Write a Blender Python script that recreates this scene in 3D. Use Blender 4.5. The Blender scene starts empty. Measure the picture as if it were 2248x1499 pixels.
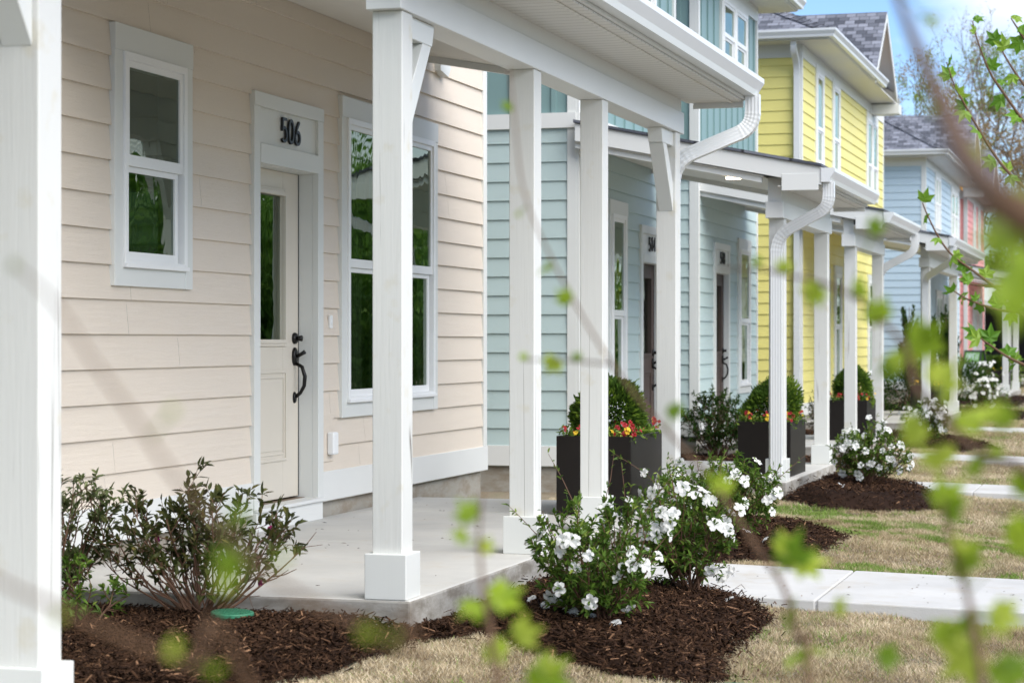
import bpy, math, random
import numpy as np
from mathutils import Vector, Matrix
random.seed(7); RNG=np.random.default_rng(11)
sc=bpy.context.scene; COL=sc.collection
PI=math.pi
# ------------------------------------------------------------------ camera
FPX=4700.; YAW=math.atan(1396/FPX); SA,CA=math.sin(YAW),math.cos(YAW); CZ=1.13
cd=bpy.data.cameras.new("camera"); cam=bpy.data.objects.new("camera",cd); COL.objects.link(cam)
cam.location=(0,0,CZ); cam.rotation_euler=(PI/2,0,YAW)
cd.sensor_width=36; cd.lens=FPX/2248*36; cd.clip_start=.05; cd.clip_end=2000
cd.dof.use_dof=True; cd.dof.focus_distance=12.0; cd.dof.aperture_fstop=5.0
sc.camera=cam
def at(px,py,k):      # a point of the place seen in direction (px,py), k metres ahead
    t=(px-1124)/FPX
    return Vector(((-SA+t*CA)*k,(CA+t*SA)*k,CZ-(py-749.5)/FPX*k))
# ------------------------------------------------------------------ materials
def lin(r,g,b):
    f=lambda c:(c/255/12.92 if c/255<=.04045 else ((c/255+.055)/1.055)**2.4)
    return (f(r),f(g),f(b),1)
class NT:
    def __init__(s,name):
        s.m=bpy.data.materials.new(name); s.m.use_nodes=True; s.t=s.m.node_tree; s.t.nodes.clear()
        s.out=s.n('ShaderNodeOutputMaterial')
    def n(s,ty,**k):
        x=s.t.nodes.new(ty)
        for a,v in k.items():
            if a in ('operation','blend_type','data_type','interpolation','wave_type','bands_direction','attribute_name','noise_dimensions','feature','offset','vector_type'): setattr(x,a,v)
            else: x.inputs[a].default_value=v
        return x
    def l(s,a,b): s.t.links.new(a,b)
    def ramp(s,fac,stops):
        r=s.t.nodes.new('ShaderNodeValToRGB'); e=r.color_ramp.elements
        while len(e)<len(stops): e.new(.5)
        for i,(p,c) in enumerate(stops):
            e[i].position=p; e[i].color=c if len(c)==4 else (*c,1)
        s.l(fac,r.inputs[0]); return r.outputs[0]
    def coords(s,scale=(1,1,1),attr=None,rot=(0,0,0)):
        tc=s.n('ShaderNodeTexCoord'); mp=s.n('ShaderNodeMapping'); mp.inputs['Scale'].default_value=scale; mp.inputs['Rotation'].default_value=rot
        v=tc.outputs['Object']
        if attr:
            a=s.n('ShaderNodeAttribute',attribute_name=attr)
            m=s.n('ShaderNodeVectorMath',operation='ADD'); c=s.n('ShaderNodeCombineXYZ')
            k=s.n('ShaderNodeMath',operation='MULTIPLY'); k.inputs[1].default_value=17.3; s.l(a.outputs['Fac'],k.inputs[0])
            for i in range(3): s.l(k.outputs[0],c.inputs[i])
            s.l(v,m.inputs[0]); s.l(c.outputs[0],m.inputs[1]); v=m.outputs[0]
        s.l(v,mp.inputs['Vector']); return mp.outputs[0]
    def mix(s,f,a,b,mode='MIX'):
        x=s.n('ShaderNodeMix',data_type='RGBA',blend_type=mode)
        for sock,v in ((x.inputs[0],f),(x.inputs[6],a),(x.inputs[7],b)):
            if hasattr(v,'links'): s.l(v,sock)
            else: sock.default_value=v if not isinstance(v,tuple) or len(v)==4 else (*v,1)
        return x.outputs[2]
    def bsdf(s,col,rough=.5,bump=None,strength=.3,dist=.01,**k):
        b=s.n('ShaderNodeBsdfPrincipled')
        for sock,v in ((b.inputs['Base Color'],col),(b.inputs['Roughness'],rough)):
            if hasattr(v,'links'): s.l(v,sock)
            else: sock.default_value=v
        for a,v in k.items(): b.inputs[a.replace('_',' ')].default_value=v
        if bump is not None:
            n=s.n('ShaderNodeBump',Strength=strength,Distance=dist); s.l(bump,n.inputs['Height']); s.l(n.outputs[0],b.inputs['Normal'])
        s.l(b.outputs[0],s.out.inputs[0]); return b
def siding_mat(name,c,grain=.0025):
    t=NT(name); v=t.coords((1.5,1.5,26),'bid')
    w=t.n('ShaderNodeTexNoise',Scale=2.2,Detail=5,Roughness=.55,Distortion=1.1); t.l(v,w.inputs['Vector'])
    ws=t.n('ShaderNodeMath',operation='MULTIPLY'); ws.inputs[1].default_value=11; t.l(w.outputs[0],ws.inputs[0])
    wf=t.n('ShaderNodeMath',operation='PINGPONG'); wf.inputs[1].default_value=.5; t.l(ws.outputs[0],wf.inputs[0])
    v2=t.coords((.7,.7,.9)); n2=t.n('ShaderNodeTexNoise',Scale=1.3,Detail=4); t.l(v2,n2.inputs['Vector'])
    a=t.n('ShaderNodeAttribute',attribute_name='bid')
    r=t.n('ShaderNodeMath',operation='FRACT'); k=t.n('ShaderNodeMath',operation='MULTIPLY'); k.inputs[1].default_value=7.77; t.l(a.outputs['Fac'],k.inputs[0]); t.l(k.outputs[0],r.inputs[0])
    d=tuple(x*.95 for x in c[:3])
    cc=t.mix(n2.outputs[0],d,c); cc=t.mix(r.outputs[0],cc,t.mix(.0,tuple(x*.965 for x in c[:3]),c))
    rr=t.ramp(n2.outputs[0],[(.3,(.42,)*3),(.7,(.55,)*3)])
    t.bsdf(cc,rr,wf.outputs[0],.5,grain); return t.m
def paint_mat(name,c,axis='z',grain=.0012,rough=.42,crack=False,dirt=False):
    t=NT(name); sc_={'z':(34,34,1.6),'y':(34,1.6,34),'x':(1.6,34,34)}[axis]
    v=t.coords(sc_); w=t.n('ShaderNodeTexNoise',Scale=1.6,Detail=5,Distortion=.8); t.l(v,w.inputs['Vector'])
    v2=t.coords((1,1,1)); n2=t.n('ShaderNodeTexNoise',Scale=2.3,Detail=4); t.l(v2,n2.inputs['Vector'])
    cc=t.mix(n2.outputs[0],tuple(x*.94 for x in c[:3]),c)
    h=w.outputs[0]
    if crack:
        v3=t.coords((14,14,.22)); vo=t.n('ShaderNodeTexVoronoi',feature='DISTANCE_TO_EDGE',Scale=1.0); 
        di=t.n('ShaderNodeTexNoise',Scale=1.3,Detail=4); t.l(v3,di.inputs['Vector'])
        ad=t.mix(.07,v3,di.outputs[1]); t.l(ad,vo.inputs['Vector'])
        cr=t.ramp(vo.outputs['Distance'],[(0,(1,1,1)),(.02,(0,0,0))])
        v4=t.coords((3,3,1.1)); n4=t.n('ShaderNodeTexNoise',Scale=1.0,Detail=3); t.l(v4,n4.inputs['Vector'])
        ms=t.ramp(n4.outputs[0],[(.52,(0,0,0)),(.58,(1,1,1))])
        ck=t.mix(1.0,cr,ms,'MULTIPLY'); cc=t.mix(ck,cc,(.12,.10,.08,1))
    if dirt:
        v5=t.coords((1,1,1)); sx=t.n('ShaderNodeSeparateXYZ'); t.l(v5,sx.inputs[0])
        n5=t.n('ShaderNodeTexNoise',Scale=7,Detail=6); t.l(v5,n5.inputs['Vector'])
        sp=t.ramp(n5.outputs[0],[(.60,(0,0,0)),(.72,(.55,)*3)])
        cc=t.mix(sp,cc,tuple(x*y for x,y in zip(c[:3],(.86,.80,.66))))
    t.bsdf(cc,rough,h,.45,grain); return t.m
def plain(name,c,rough=.5,metal=0,noise=0,scale=8,bumpd=0,spec=.5):
    t=NT(name)
    if noise:
        v=t.coords(); n=t.n('ShaderNodeTexNoise',Scale=scale,Detail=5); t.l(v,n.inputs['Vector'])
        cc=t.mix(n.outputs[0],tuple(x*(1-noise) for x in c[:3]),tuple(min(1,x*(1+noise)) for x in c[:3]))
        t.bsdf(cc,rough,n.outputs[0] if bumpd else None,.5,bumpd or .01,Metallic=metal,Specular_IOR_Level=spec)
    else: t.bsdf(c,rough,Metallic=metal)
    return t.m
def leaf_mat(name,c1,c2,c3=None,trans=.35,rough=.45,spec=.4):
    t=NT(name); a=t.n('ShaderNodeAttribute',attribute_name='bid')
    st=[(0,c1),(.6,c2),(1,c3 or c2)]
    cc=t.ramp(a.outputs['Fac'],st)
    b=t.n('ShaderNodeBsdfPrincipled'); t.l(cc,b.inputs['Base Color']); b.inputs['Roughness'].default_value=rough; b.inputs['Specular IOR Level'].default_value=spec
    tr=t.n('ShaderNodeBsdfTranslucent'); t.l(cc,tr.inputs['Color'])
    mx=t.n('ShaderNodeMixShader'); mx.inputs[0].default_value=trans
    t.l(b.outputs[0],mx.inputs[1]); t.l(tr.outputs[0],mx.inputs[2]); t.l(mx.outputs[0],t.out.inputs[0]); return t.m
def glass_mat(name,tint,refl,wave=.0007):
    t=NT(name); v=t.coords((1.4,1.4,.9)); n=t.n('ShaderNodeTexNoise',Scale=2.3,Detail=1.5,Distortion=.8); t.l(v,n.inputs['Vector'])
    bp=t.n('ShaderNodeBump',Strength=.6,Distance=wave*4); t.l(n.outputs[0],bp.inputs['Height'])
    g=t.n('ShaderNodeBsdfGlossy',Roughness=.0); g.inputs['Color'].default_value=(.80,.92,.80,1); t.l(bp.outputs[0],g.inputs['Normal'])
    tr=t.n('ShaderNodeBsdfTransparent'); tr.inputs['Color'].default_value=tint
    fr=t.n('ShaderNodeFresnel',IOR=1.5); ma=t.n('ShaderNodeMath',operation='MULTIPLY_ADD'); t.l(fr.outputs[0],ma.inputs[0]); ma.inputs[1].default_value=1.25; ma.inputs[2].default_value=refl; ma.use_clamp=True
    mx=t.n('ShaderNodeMixShader'); t.l(ma.outputs[0],mx.inputs[0]); t.l(tr.outputs[0],mx.inputs[1]); t.l(g.outputs[0],mx.inputs[2]); t.l(mx.outputs[0],t.out.inputs[0]); return t.m
def shingle_mat(name):
    t=NT(name); uv=t.n('ShaderNodeUVMap'); br=t.n('ShaderNodeTexBrick',offset=.37)
    for k,v in (('Scale',1.),('Brick Width',.19),('Row Height',.128),('Mortar Size',.006),('Bias',0.)): br.inputs[k].default_value=v
    br.inputs['Color1'].default_value=(.055,.062,.080,1); br.inputs['Color2'].default_value=(.235,.25,.295,1); br.inputs['Mortar'].default_value=(.02,.02,.025,1)
    n0=t.n('ShaderNodeTexNoise',Scale=1.4,Detail=2); t.l(uv.outputs[0],n0.inputs['Vector'])
    t.l(uv.outputs[0],br.inputs['Vector'])
    n=t.n('ShaderNodeTexNoise',Scale=45,Detail=4); t.l(uv.outputs[0],n.inputs['Vector'])
    cc=t.mix(.45,br.outputs[0],n.outputs[0],'OVERLAY')
    hs=t.n('ShaderNodeHueSaturation',Saturation=.9); t.l(cc,hs.inputs['Color'])
    t.bsdf(hs.outputs[0],.9,br.outputs[1],-.6,.02); return t.m
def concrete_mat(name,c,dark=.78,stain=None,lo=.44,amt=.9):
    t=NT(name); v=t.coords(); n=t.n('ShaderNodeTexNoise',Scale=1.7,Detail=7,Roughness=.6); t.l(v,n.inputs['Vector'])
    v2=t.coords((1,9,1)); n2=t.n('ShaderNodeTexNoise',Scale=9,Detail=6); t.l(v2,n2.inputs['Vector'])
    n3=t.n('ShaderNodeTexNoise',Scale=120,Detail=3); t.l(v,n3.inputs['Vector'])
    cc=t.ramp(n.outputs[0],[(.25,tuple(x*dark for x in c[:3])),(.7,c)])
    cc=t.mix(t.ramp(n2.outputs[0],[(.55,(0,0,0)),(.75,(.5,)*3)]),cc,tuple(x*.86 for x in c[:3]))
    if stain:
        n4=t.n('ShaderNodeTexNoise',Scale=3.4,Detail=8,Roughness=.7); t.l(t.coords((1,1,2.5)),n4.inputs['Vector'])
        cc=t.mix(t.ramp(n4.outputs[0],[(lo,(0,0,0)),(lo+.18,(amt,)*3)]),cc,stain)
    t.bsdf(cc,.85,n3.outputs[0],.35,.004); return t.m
M={}
M['beige']=siding_mat('beige siding paint',(.715,.632,.527,1))
M['sage']=siding_mat('sage siding paint',(.40,.52,.40,1))
M['teal']=siding_mat('pale teal siding paint',(.46,.57,.555,1))
M['deepteal']=paint_mat('deep teal panel paint',(.20,.31,.305,1))
M['yellow']=siding_mat('yellow siding paint',(.80,.72,.23,1))
M['blue']=siding_mat('pale blue siding paint',(.45,.57,.645,1))
M['pink']=siding_mat('coral pink siding paint',(.77,.31,.29,1))
M['trim']=paint_mat('white trim paint',(.68,.695,.665,1),'z')
M['trimh']=paint_mat('white horizontal trim paint',(.70,.71,.685,1),'y',.0007)
M['post']=paint_mat('white rough sawn post paint',(.67,.675,.64,1),'z',.0028,.5,True,True)
M['vinyl']=plain('white vinyl',(.80,.81,.80,1),.3)
M['gutter']=plain('white enamel aluminium',(.68,.70,.70,1),.28)
M['soffit']=None
M['ceil']=plain('porch ceiling paint',(.72,.70,.65,1),.6,noise=.03)
M['glass']=glass_mat('window glass',(.24,.30,.22,1),.085)
M['dglass']=glass_mat('door glass',(.55,.56,.47,1),.13,.0015)
M['ddoor']=plain('brown door paint',(.065,.040,.031,1),.5,noise=.1)
M['door']=plain('cream door paint',(.64,.59,.50,1),.38,noise=.03)
M['black']=plain('oil rubbed bronze',(.012,.011,.010,1),.32,metal=.5)
M['number']=plain('black number metal',(.008,.008,.008,1),.4)
M['slab']=concrete_mat('porch concrete',(.55,.545,.51,1),.74,(.40,.35,.27,1),.54,.5)
M['walk']=concrete_mat('walkway concrete',(.58,.58,.56,1),.76,(.44,.39,.30,1),.53,.55)
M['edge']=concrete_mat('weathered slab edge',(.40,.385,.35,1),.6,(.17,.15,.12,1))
M['found']=concrete_mat('foundation concrete',(.38,.36,.31,1),.7,(.24,.20,.15,1))
M['shingle']=shingle_mat('asphalt shingles')
M['planter']=plain('black planter laminate',(.012,.0095,.008,1),.45,noise=.15,spec=.22)
M['soil']=plain('potting soil',(.03,.02,.014,1),.95,noise=.4,scale=40)
M['orange']=plain('orange sheathing',(.75,.38,.06,1),.6,noise=.1)
M['dark']=plain('shade black interior',(.012,.012,.014,1),.8)  # garage back wall: the deep shade of its open front, put into the colour
M['curtain']=plain('pale curtain cloth',(.55,.56,.50,1),.9,noise=.05)
M['floorin']=plain('interior floor boards',(.16,.11,.07,1),.5,noise=.2)
M['asphalt']=plain('asphalt',(.05,.05,.052,1),.9,noise=.2,scale=60)
M['bark']=plain('twig bark',(.115,.060,.026,1),.7,noise=.35,scale=30,bumpd=.003)
M['tbark']=plain('grey brown tree bark',(.13,.10,.075,1),.9,noise=.35,scale=6,bumpd=.02)
M['stem']=plain('azalea stem bark',(.11,.055,.03,1),.75,noise=.3,scale=30)
M['young']=leaf_mat('young lime leaf',(.15,.26,.015,1),(.36,.49,.03,1),(.48,.56,.07,1),.5)
M['star']=leaf_mat('young star leaf',(.10,.24,.02,1),(.18,.36,.03,1),(.28,.42,.05,1),.4)
M['azleaf']=leaf_mat('azalea leaf',(.05,.105,.014,1),(.125,.215,.03,1),(.32,.38,.075,1),.3,.5,.25)
M['dkleaf']=leaf_mat('dark bronze azalea leaf',(.036,.046,.013,1),(.078,.088,.025,1),(.19,.155,.045,1),.25,.5,.2)
M['paleleaf']=leaf_mat('pale loose shrub leaf',(.05,.07,.022,1),(.14,.17,.065,1),(.42,.42,.24,1),.3,.5,.2)
M['petal']=leaf_mat('white petal',(.80,.80,.76,1),(.86,.86,.83,1),(.88,.88,.86,1),.35,.6)
M['magenta']=leaf_mat('magenta bud',(.25,.01,.10,1),(.30,.01,.12,1),None,.3)
M['red']=leaf_mat('red flower petal',(.22,.006,.008,1),(.32,.008,.012,1),(.42,.015,.02,1),.25)
M['yel']=leaf_mat('yellow flower petal',(.70,.42,.02,1),(.80,.55,.03,1),None,.3)
M['globe']=leaf_mat('globe conifer spray',(.028,.06,.010,1),(.07,.135,.018,1),(.18,.27,.03,1),.25,.6,.15)
M['box']=leaf_mat('hedge leaf',(.02,.05,.010,1),(.045,.095,.016,1),(.10,.17,.03,1),.25,.6,.12)
M['juni']=leaf_mat('upright juniper spray',(.022,.046,.012,1),(.045,.085,.020,1),(.08,.13,.03,1),.2,.7,.1)
M['tleaf']=leaf_mat('spring tree leaf',(.13,.18,.03,1),(.24,.32,.05,1),(.36,.40,.09,1),.4,.6,.15)
M['tbrown']=leaf_mat('brown catkins',(.22,.14,.07,1),(.32,.22,.11,1),(.36,.30,.14,1),.4)
M['tgreen']=leaf_mat('full green tree leaf',(.08,.18,.02,1),(.16,.32,.035,1),(.28,.44,.07,1),.45)
M['mulch']=leaf_mat('bark mulch chip',(.015,.0075,.0045,1),(.062,.031,.016,1),(.24,.135,.075,1),.0,.85,.12)
M['lid']=plain('green plastic lid',(.03,.17,.09,1),.5,noise=.25,scale=60,bumpd=.004)
M['signw']=plain('white sign panel',(.75,.76,.78,1),.4)
M['signg']=plain('green sign header',(.20,.42,.08,1),.4)
M['signk']=plain('black sign frame',(.02,.022,.025,1),.5)
def soffit_mat():
    t=NT('vented vinyl soffit'); v=t.coords(); s=t.n('ShaderNodeSeparateXYZ'); t.l(v,s.inputs[0])
    k=t.n('ShaderNodeMath',operation='MULTIPLY'); k.inputs[1].default_value=1/.1; t.l(s.outputs[1],k.inputs[0])
    f=t.n('ShaderNodeMath',operation='FRACT'); t.l(k.outputs[0],f.inputs[0])
    g=t.ramp(f.outputs[0],[(0,(0,0,0)),(.07,(1,1,1)),(.93,(1,1,1)),(1,(0,0,0))])
    cc=t.mix(g,(.40,.39,.36,1),(.70,.69,.65,1)); t.bsdf(cc,.5,g,.5,.006); return t.m
M['soffit']=soffit_mat()
def lamp_mat():
    t=NT('warm downlight'); e=t.n('ShaderNodeEmission',Strength=6); e.inputs[0].default_value=(1,.78,.5,1); t.l(e.outputs[0],t.out.inputs[0]); return t.m
M['lamp']=lamp_mat()
# ------------------------------------------------------------------ mesh builder
class MB:
    def __init__(s): s.v=[]; s.f=[]; s.a=[]; s.uv={}; s.mi=[]
    def face(s,pts,a=0.,uv=None,mi=0):
        i=len(s.v); s.v.extend([tuple(p) for p in pts]); s.f.append(tuple(range(i,i+len(pts)))); s.a.append(a); s.mi.append(mi)
        if uv: s.uv[len(s.f)-1]=uv
        return s
    def box(s,x0,x1,y0,y1,z0,z1,a=0.,mi=0):
        i=len(s.v); s.v+= [(x0,y0,z0),(x1,y0,z0),(x1,y1,z0),(x0,y1,z0),(x0,y0,z1),(x1,y0,z1),(x1,y1,z1),(x0,y1,z1)]
        for q in ((0,3,2,1),(4,5,6,7),(0,1,5,4),(1,2,6,5),(2,3,7,6),(3,0,4,7)): s.f.append(tuple(i+k for k in q)); s.a.append(a); s.mi.append(mi)
        return s
    def hexa(s,p,a=0.):   # 8 points, bottom 4 then top 4
        i=len(s.v); s.v+=[tuple(q) for q in p]
        for q in ((0,3,2,1),(4,5,6,7),(0,1,5,4),(1,2,6,5),(2,3,7,6),(3,0,4,7)): s.f.append(tuple(i+k for k in q)); s.a.append(a); s.mi.append(0)
        return s
    def loft(s,rings,cap=True,a=0.,closed=True):
        n=len(rings[0]); i0=len(s.v)
        for r in rings: s.v+=[tuple(p) for p in r]
        for k in range(len(rings)-1):
            for j in range(n if closed else n-1):
                A=i0+k*n+j; B=i0+k*n+(j+1)%n; s.f.append((A,B,B+n,A+n)); s.a.append(a); s.mi.append(0)
        if cap and closed:
            s.f.append(tuple(i0+j for j in reversed(range(n)))); s.a.append(a); s.mi.append(0)
            e=i0+(len(rings)-1)*n; s.f.append(tuple(e+j for j in range(n))); s.a.append(a); s.mi.append(0)
        return s
    def tube(s,path,rad,n=6,a=0.):
        path=[Vector(p) for p in path]
        if not hasattr(rad,'__len__'): rad=[rad]*len(path)
        rings=[]; up=None
        for i,p in enumerate(path):
            d=(path[min(i+1,len(path)-1)]-path[max(i-1,0)])
            if d.length<1e-9: d=Vector((0,0,1))
            d.normalize()
            if up is None:
                up=Vector((0,0,1)) if abs(d.z)<.9 else Vector((1,0,0))
            x=d.cross(up)
            if x.length<1e-6: x=d.orthogonal()
            x.normalize(); y=x.cross(d).normalized(); up=y
            rings.append([p+(x*math.cos(2*PI*j/n)+y*math.sin(2*PI*j/n))*rad[i] for j in range(n)])
        return s.loft(rings,a=a)
    def leaf(s,p,d,up,L,W,a=0.,fold=.25,curl=.15):
        p=Vector(p); d=Vector(d).normalized(); x=d.cross(Vector(up))
        if x.length<1e-5: x=d.orthogonal()
        x.normalize(); n=x.cross(d).normalized()
        m1=p+d*L*.45; tip=p+d*L-n*L*curl
        l1=p+d*L*.40+x*W*.5+n*W*fold; r1=p+d*L*.40-x*W*.5+n*W*fold
        l2=p+d*L*.75+x*W*.36+n*(W*fold*.6-L*curl*.4); r2=p+d*L*.75-x*W*.36+n*(W*fold*.6-L*curl*.4)
        i=len(s.v); s.v+=[tuple(q) for q in (p,l1,l2,tip,r2,r1)]
        s.f+= [(i,i+1,i+2,i+3),(i,i+3,i+4,i+5)]; s.a+=[a,a]; s.mi+=[0,0]
        return s
    def diamond(s,p,d,x,L,W,a=0.):
        i=len(s.v); s.v+=[tuple(p),tuple(p+d*L*.5+x*W*.5),tuple(p+d*L),tuple(p+d*L*.5-x*W*.5)]
        s.f.append((i,i+1,i+2,i+3)); s.a.append(a); s.mi.append(0); return s
    def build(s,name,mat,parent=None,smooth=False,bevel=0,seg=1):
        me=bpy.data.meshes.new(name); me.from_pydata(s.v,[],s.f)
        for m in (mat if isinstance(mat,(list,tuple)) else [mat]): me.materials.append(m)
        if any(s.mi): me.polygons.foreach_set('material_index',s.mi)
        at_=me.attributes.new('bid','FLOAT','FACE'); at_.data.foreach_set('value',s.a)
        if s.uv:
            ul=me.uv_layers.new(name='UVMap')
            for fi,u in s.uv.items():
                p=me.polygons[fi]
                for li,c in zip(p.loop_indices,u): ul.data[li].uv=c
        if smooth: me.polygons.foreach_set('use_smooth',[True]*len(me.polygons))
        me.update(); o=bpy.data.objects.new(name,me); COL.objects.link(o)
        if parent is not None: o.parent=parent
        if bevel:
            b=o.modifiers.new('bevel','BEVEL'); b.width=bevel; b.segments=seg; b.limit_method='ANGLE'; b.angle_limit=math.radians(40); b.harden_normals=False
        return o
def np_mesh(name,V,F,mat,attr=None,parent=None):
    me=bpy.data.meshes.new(name); k=F.shape[1]
    me.vertices.add(len(V)); me.vertices.foreach_set('co',V.astype(np.float32).ravel())
    me.loops.add(F.size); me.loops.foreach_set('vertex_index',F.astype(np.int32).ravel())
    me.polygons.add(len(F)); me.polygons.foreach_set('loop_start',np.arange(0,F.size,k,dtype=np.int32))
    try: me.polygons.foreach_set('loop_total',np.full(len(F),k,dtype=np.int32))
    except Exception: pass
    me.materials.append(mat)
    if attr is not None:
        a=me.attributes.new('bid','FLOAT','FACE'); a.data.foreach_set('value',attr.astype(np.float32))
    me.update(calc_edges=True); me.validate(); o=bpy.data.objects.new(name,me); COL.objects.link(o)
    if parent is not None: o.parent=parent
    return o
def empty(name,loc,label=None,cat=None,group=None,rz=0):
    o=bpy.data.objects.new(name,None); COL.objects.link(o); o.location=loc; o.rotation_euler=(0,0,rz); o.empty_display_size=.2
    return tag(o,label,cat,group)
def tag(o,label=None,cat=None,group=None,kind=None):
    if label: o['label']=label
    if cat: o['category']=cat
    if group: o['group']=group
    if kind: o['kind']=kind
    return o
# ------------------------------------------------------------------ digit and letter strokes (unit box: width .5, height 1)
def arc(cx,cy,rx,ry,a0,a1,n=12):
    return [(cx+rx*math.cos(math.radians(a0+(a1-a0)*i/n)),cy+ry*math.sin(math.radians(a0+(a1-a0)*i/n))) for i in range(n+1)]
GL={'0':[arc(.25,.5,.19,.46,0,360,24)],
 '5':[[(.42,.96),(.12,.96),(.10,.55)]+arc(.22,.33,.19,.29,110,-140,16)],
 '6':[[(.38,.97),(.22,.72)]+arc(.25,.30,.19,.26,150,-210,24)],
 '1':[[(.14,.80),(.26,.96),(.26,.04)]],
 '4':[[(.36,.04),(.36,.96),(.06,.34),(.46,.34)]],
 '8':[arc(.25,.74,.15,.22,-90,270,20),arc(.25,.28,.19,.24,90,450,20)],
 '2':[arc(.25,.72,.18,.24,170,-30,12)+[(.06,.05),(.45,.05)]],
 'O':[arc(.25,.5,.20,.45,0,360,24)],'P':[[(.08,.04),(.08,.96)]+arc(.22,.72,.20,.24,90,-90,10)+[(.08,.48)]],
 'E':[[(.42,.95),(.08,.95),(.08,.05),(.42,.05)],[(.08,.5),(.36,.5)]],'N':[[(.06,.04),(.06,.96),(.44,.04),(.44,.96)]]}
def glyph(mb,ch,org,ux,uz,un,H,w,th,xs=1.):
    # flat strokes of width w, extruded th along un
    for st in GL[ch]:
        P=[org+ux*(x*H*xs)+uz*(y*H) for x,y in st]; closed=(P[0]-P[-1]).length<1e-6
        if closed: P=P[:-1]
        n=len(P); Lp=[];Rp=[]
        for i in range(n):
            a=P[i-1] if (i>0 or closed) else P[i]; b=P[(i+1)%n] if (i<n-1 or closed) else P[i]
            d1=(P[i]-a); d2=(b-P[i])
            if d1.length<1e-9: d1=d2
            if d2.length<1e-9: d2=d1
            d1.normalize(); d2.normalize(); t=(d1+d2); t.normalize()
            nn=un.cross(t); k=1/max(.5,nn.dot(un.cross(d1)))
            Lp.append(P[i]+nn*w/2*k); Rp.append(P[i]-nn*w/2*k)
        rings=[[Lp[i],Rp[i],Rp[i]+un*th,Lp[i]+un*th] for i in range(n)]
        if closed: rings.append(rings[0]); 
        mb.loft(rings,cap=not closed)
# ------------------------------------------------------------------ house pieces (local: x out of the facade, y along the street, z above the porch slab)
def holes(u0,u1,z0,z1,ops):
    zs=sorted({z0,z1}|{z for o in ops for z in (o[2],o[3]) if z0<z<z1})
    for za,zb in zip(zs,zs[1:]):
        cut=sorted((o[0],o[1]) for o in ops if o[2]<=za+1e-6 and o[3]>=zb-1e-6 and o[1]>u0 and o[0]<u1)
        c=u0
        for a,b in cut:
            if a>c: yield c,a,za,zb
            c=max(c,b)
        if c<u1: yield c,u1,za,zb
def lap(mb,pt,u0,u1,z0,z1,ops,ex=.178,rng=None):
    rng=rng or random.Random(3); n=math.ceil((z1-z0)/ex)
    for i in range(n):
        za=z0+i*ex; zb=min(z1,za+ex); off=lambda z:.024-.017*(z-za)/ex
        jo=[u0+rng.uniform(.3,3.4)]
        while jo[-1]<u1: jo.append(jo[-1]+3.66)
        for a,b,c,d in holes(u0,u1,za,zb,ops):
            ed=[a]+[j for j in jo if a+.15<j<b-.15]+[b]
            for p,q in zip(ed,ed[1:]):
                g=.0008; bid0=.5
                if p>a: mb.face([pt(p-.012,.003,c),pt(p+.012,.003,c),pt(p+.012,.003,d),pt(p-.012,.003,d)],bid0)
                p2=p+(g if p>a else 0); q2=q-(g if q<b else 0); bid=rng.random()*10
                mb.face([pt(p2,off(c),c),pt(q2,off(c),c),pt(q2,off(d),d),pt(p2,off(d),d)],bid)
                if c<=za+1e-6: mb.face([pt(p,.004,c),pt(q,.004,c),pt(q2,off(c),c),pt(p2,off(c),c)],bid)
def batten(mb,pt,u0,u1,z0,z1,ops,sp=.41):
    for a,b,c,d in holes(u0,u1,z0,z1,ops): mb.face([pt(a,.004,c),pt(b,.004,c),pt(b,.004,d),pt(a,.004,d)])
    u=u0+.2
    while u<u1-.05:
        for a,b,c,d in holes(u,u+.045,z0,z1,ops):
            if b-a>.04:
                P=[pt(a,.0,c),pt(b,.0,c),pt(b,.022,c),pt(a,.022,c),pt(a,.0,d),pt(b,.0,d),pt(b,.022,d),pt(a,.022,d)]; mb.hexa(P)
        u+=sp
def obox(mb,pt,u0,u1,o0,o1,z0,z1):
    mb.hexa([pt(u0,o0,z0),pt(u1,o0,z0),pt(u1,o1,z0),pt(u0,o1,z0),pt(u0,o0,z1),pt(u1,o0,z1),pt(u1,o1,z1),pt(u0,o1,z1)])
def ring(mb,pt,u0,u1,z0,z1,w,o0,o1,wb=None,wt=None):
    wb=wb or w; wt=wt or w
    obox(mb,pt,u0,u0+w,o0,o1,z0,z1); obox(mb,pt,u1-w,u1,o0,o1,z0,z1)
    obox(mb,pt,u0+w,u1-w,o0,o1,z0,z0+wb); obox(mb,pt,u0+w,u1-w,o0,o1,z1-wt,z1)
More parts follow.
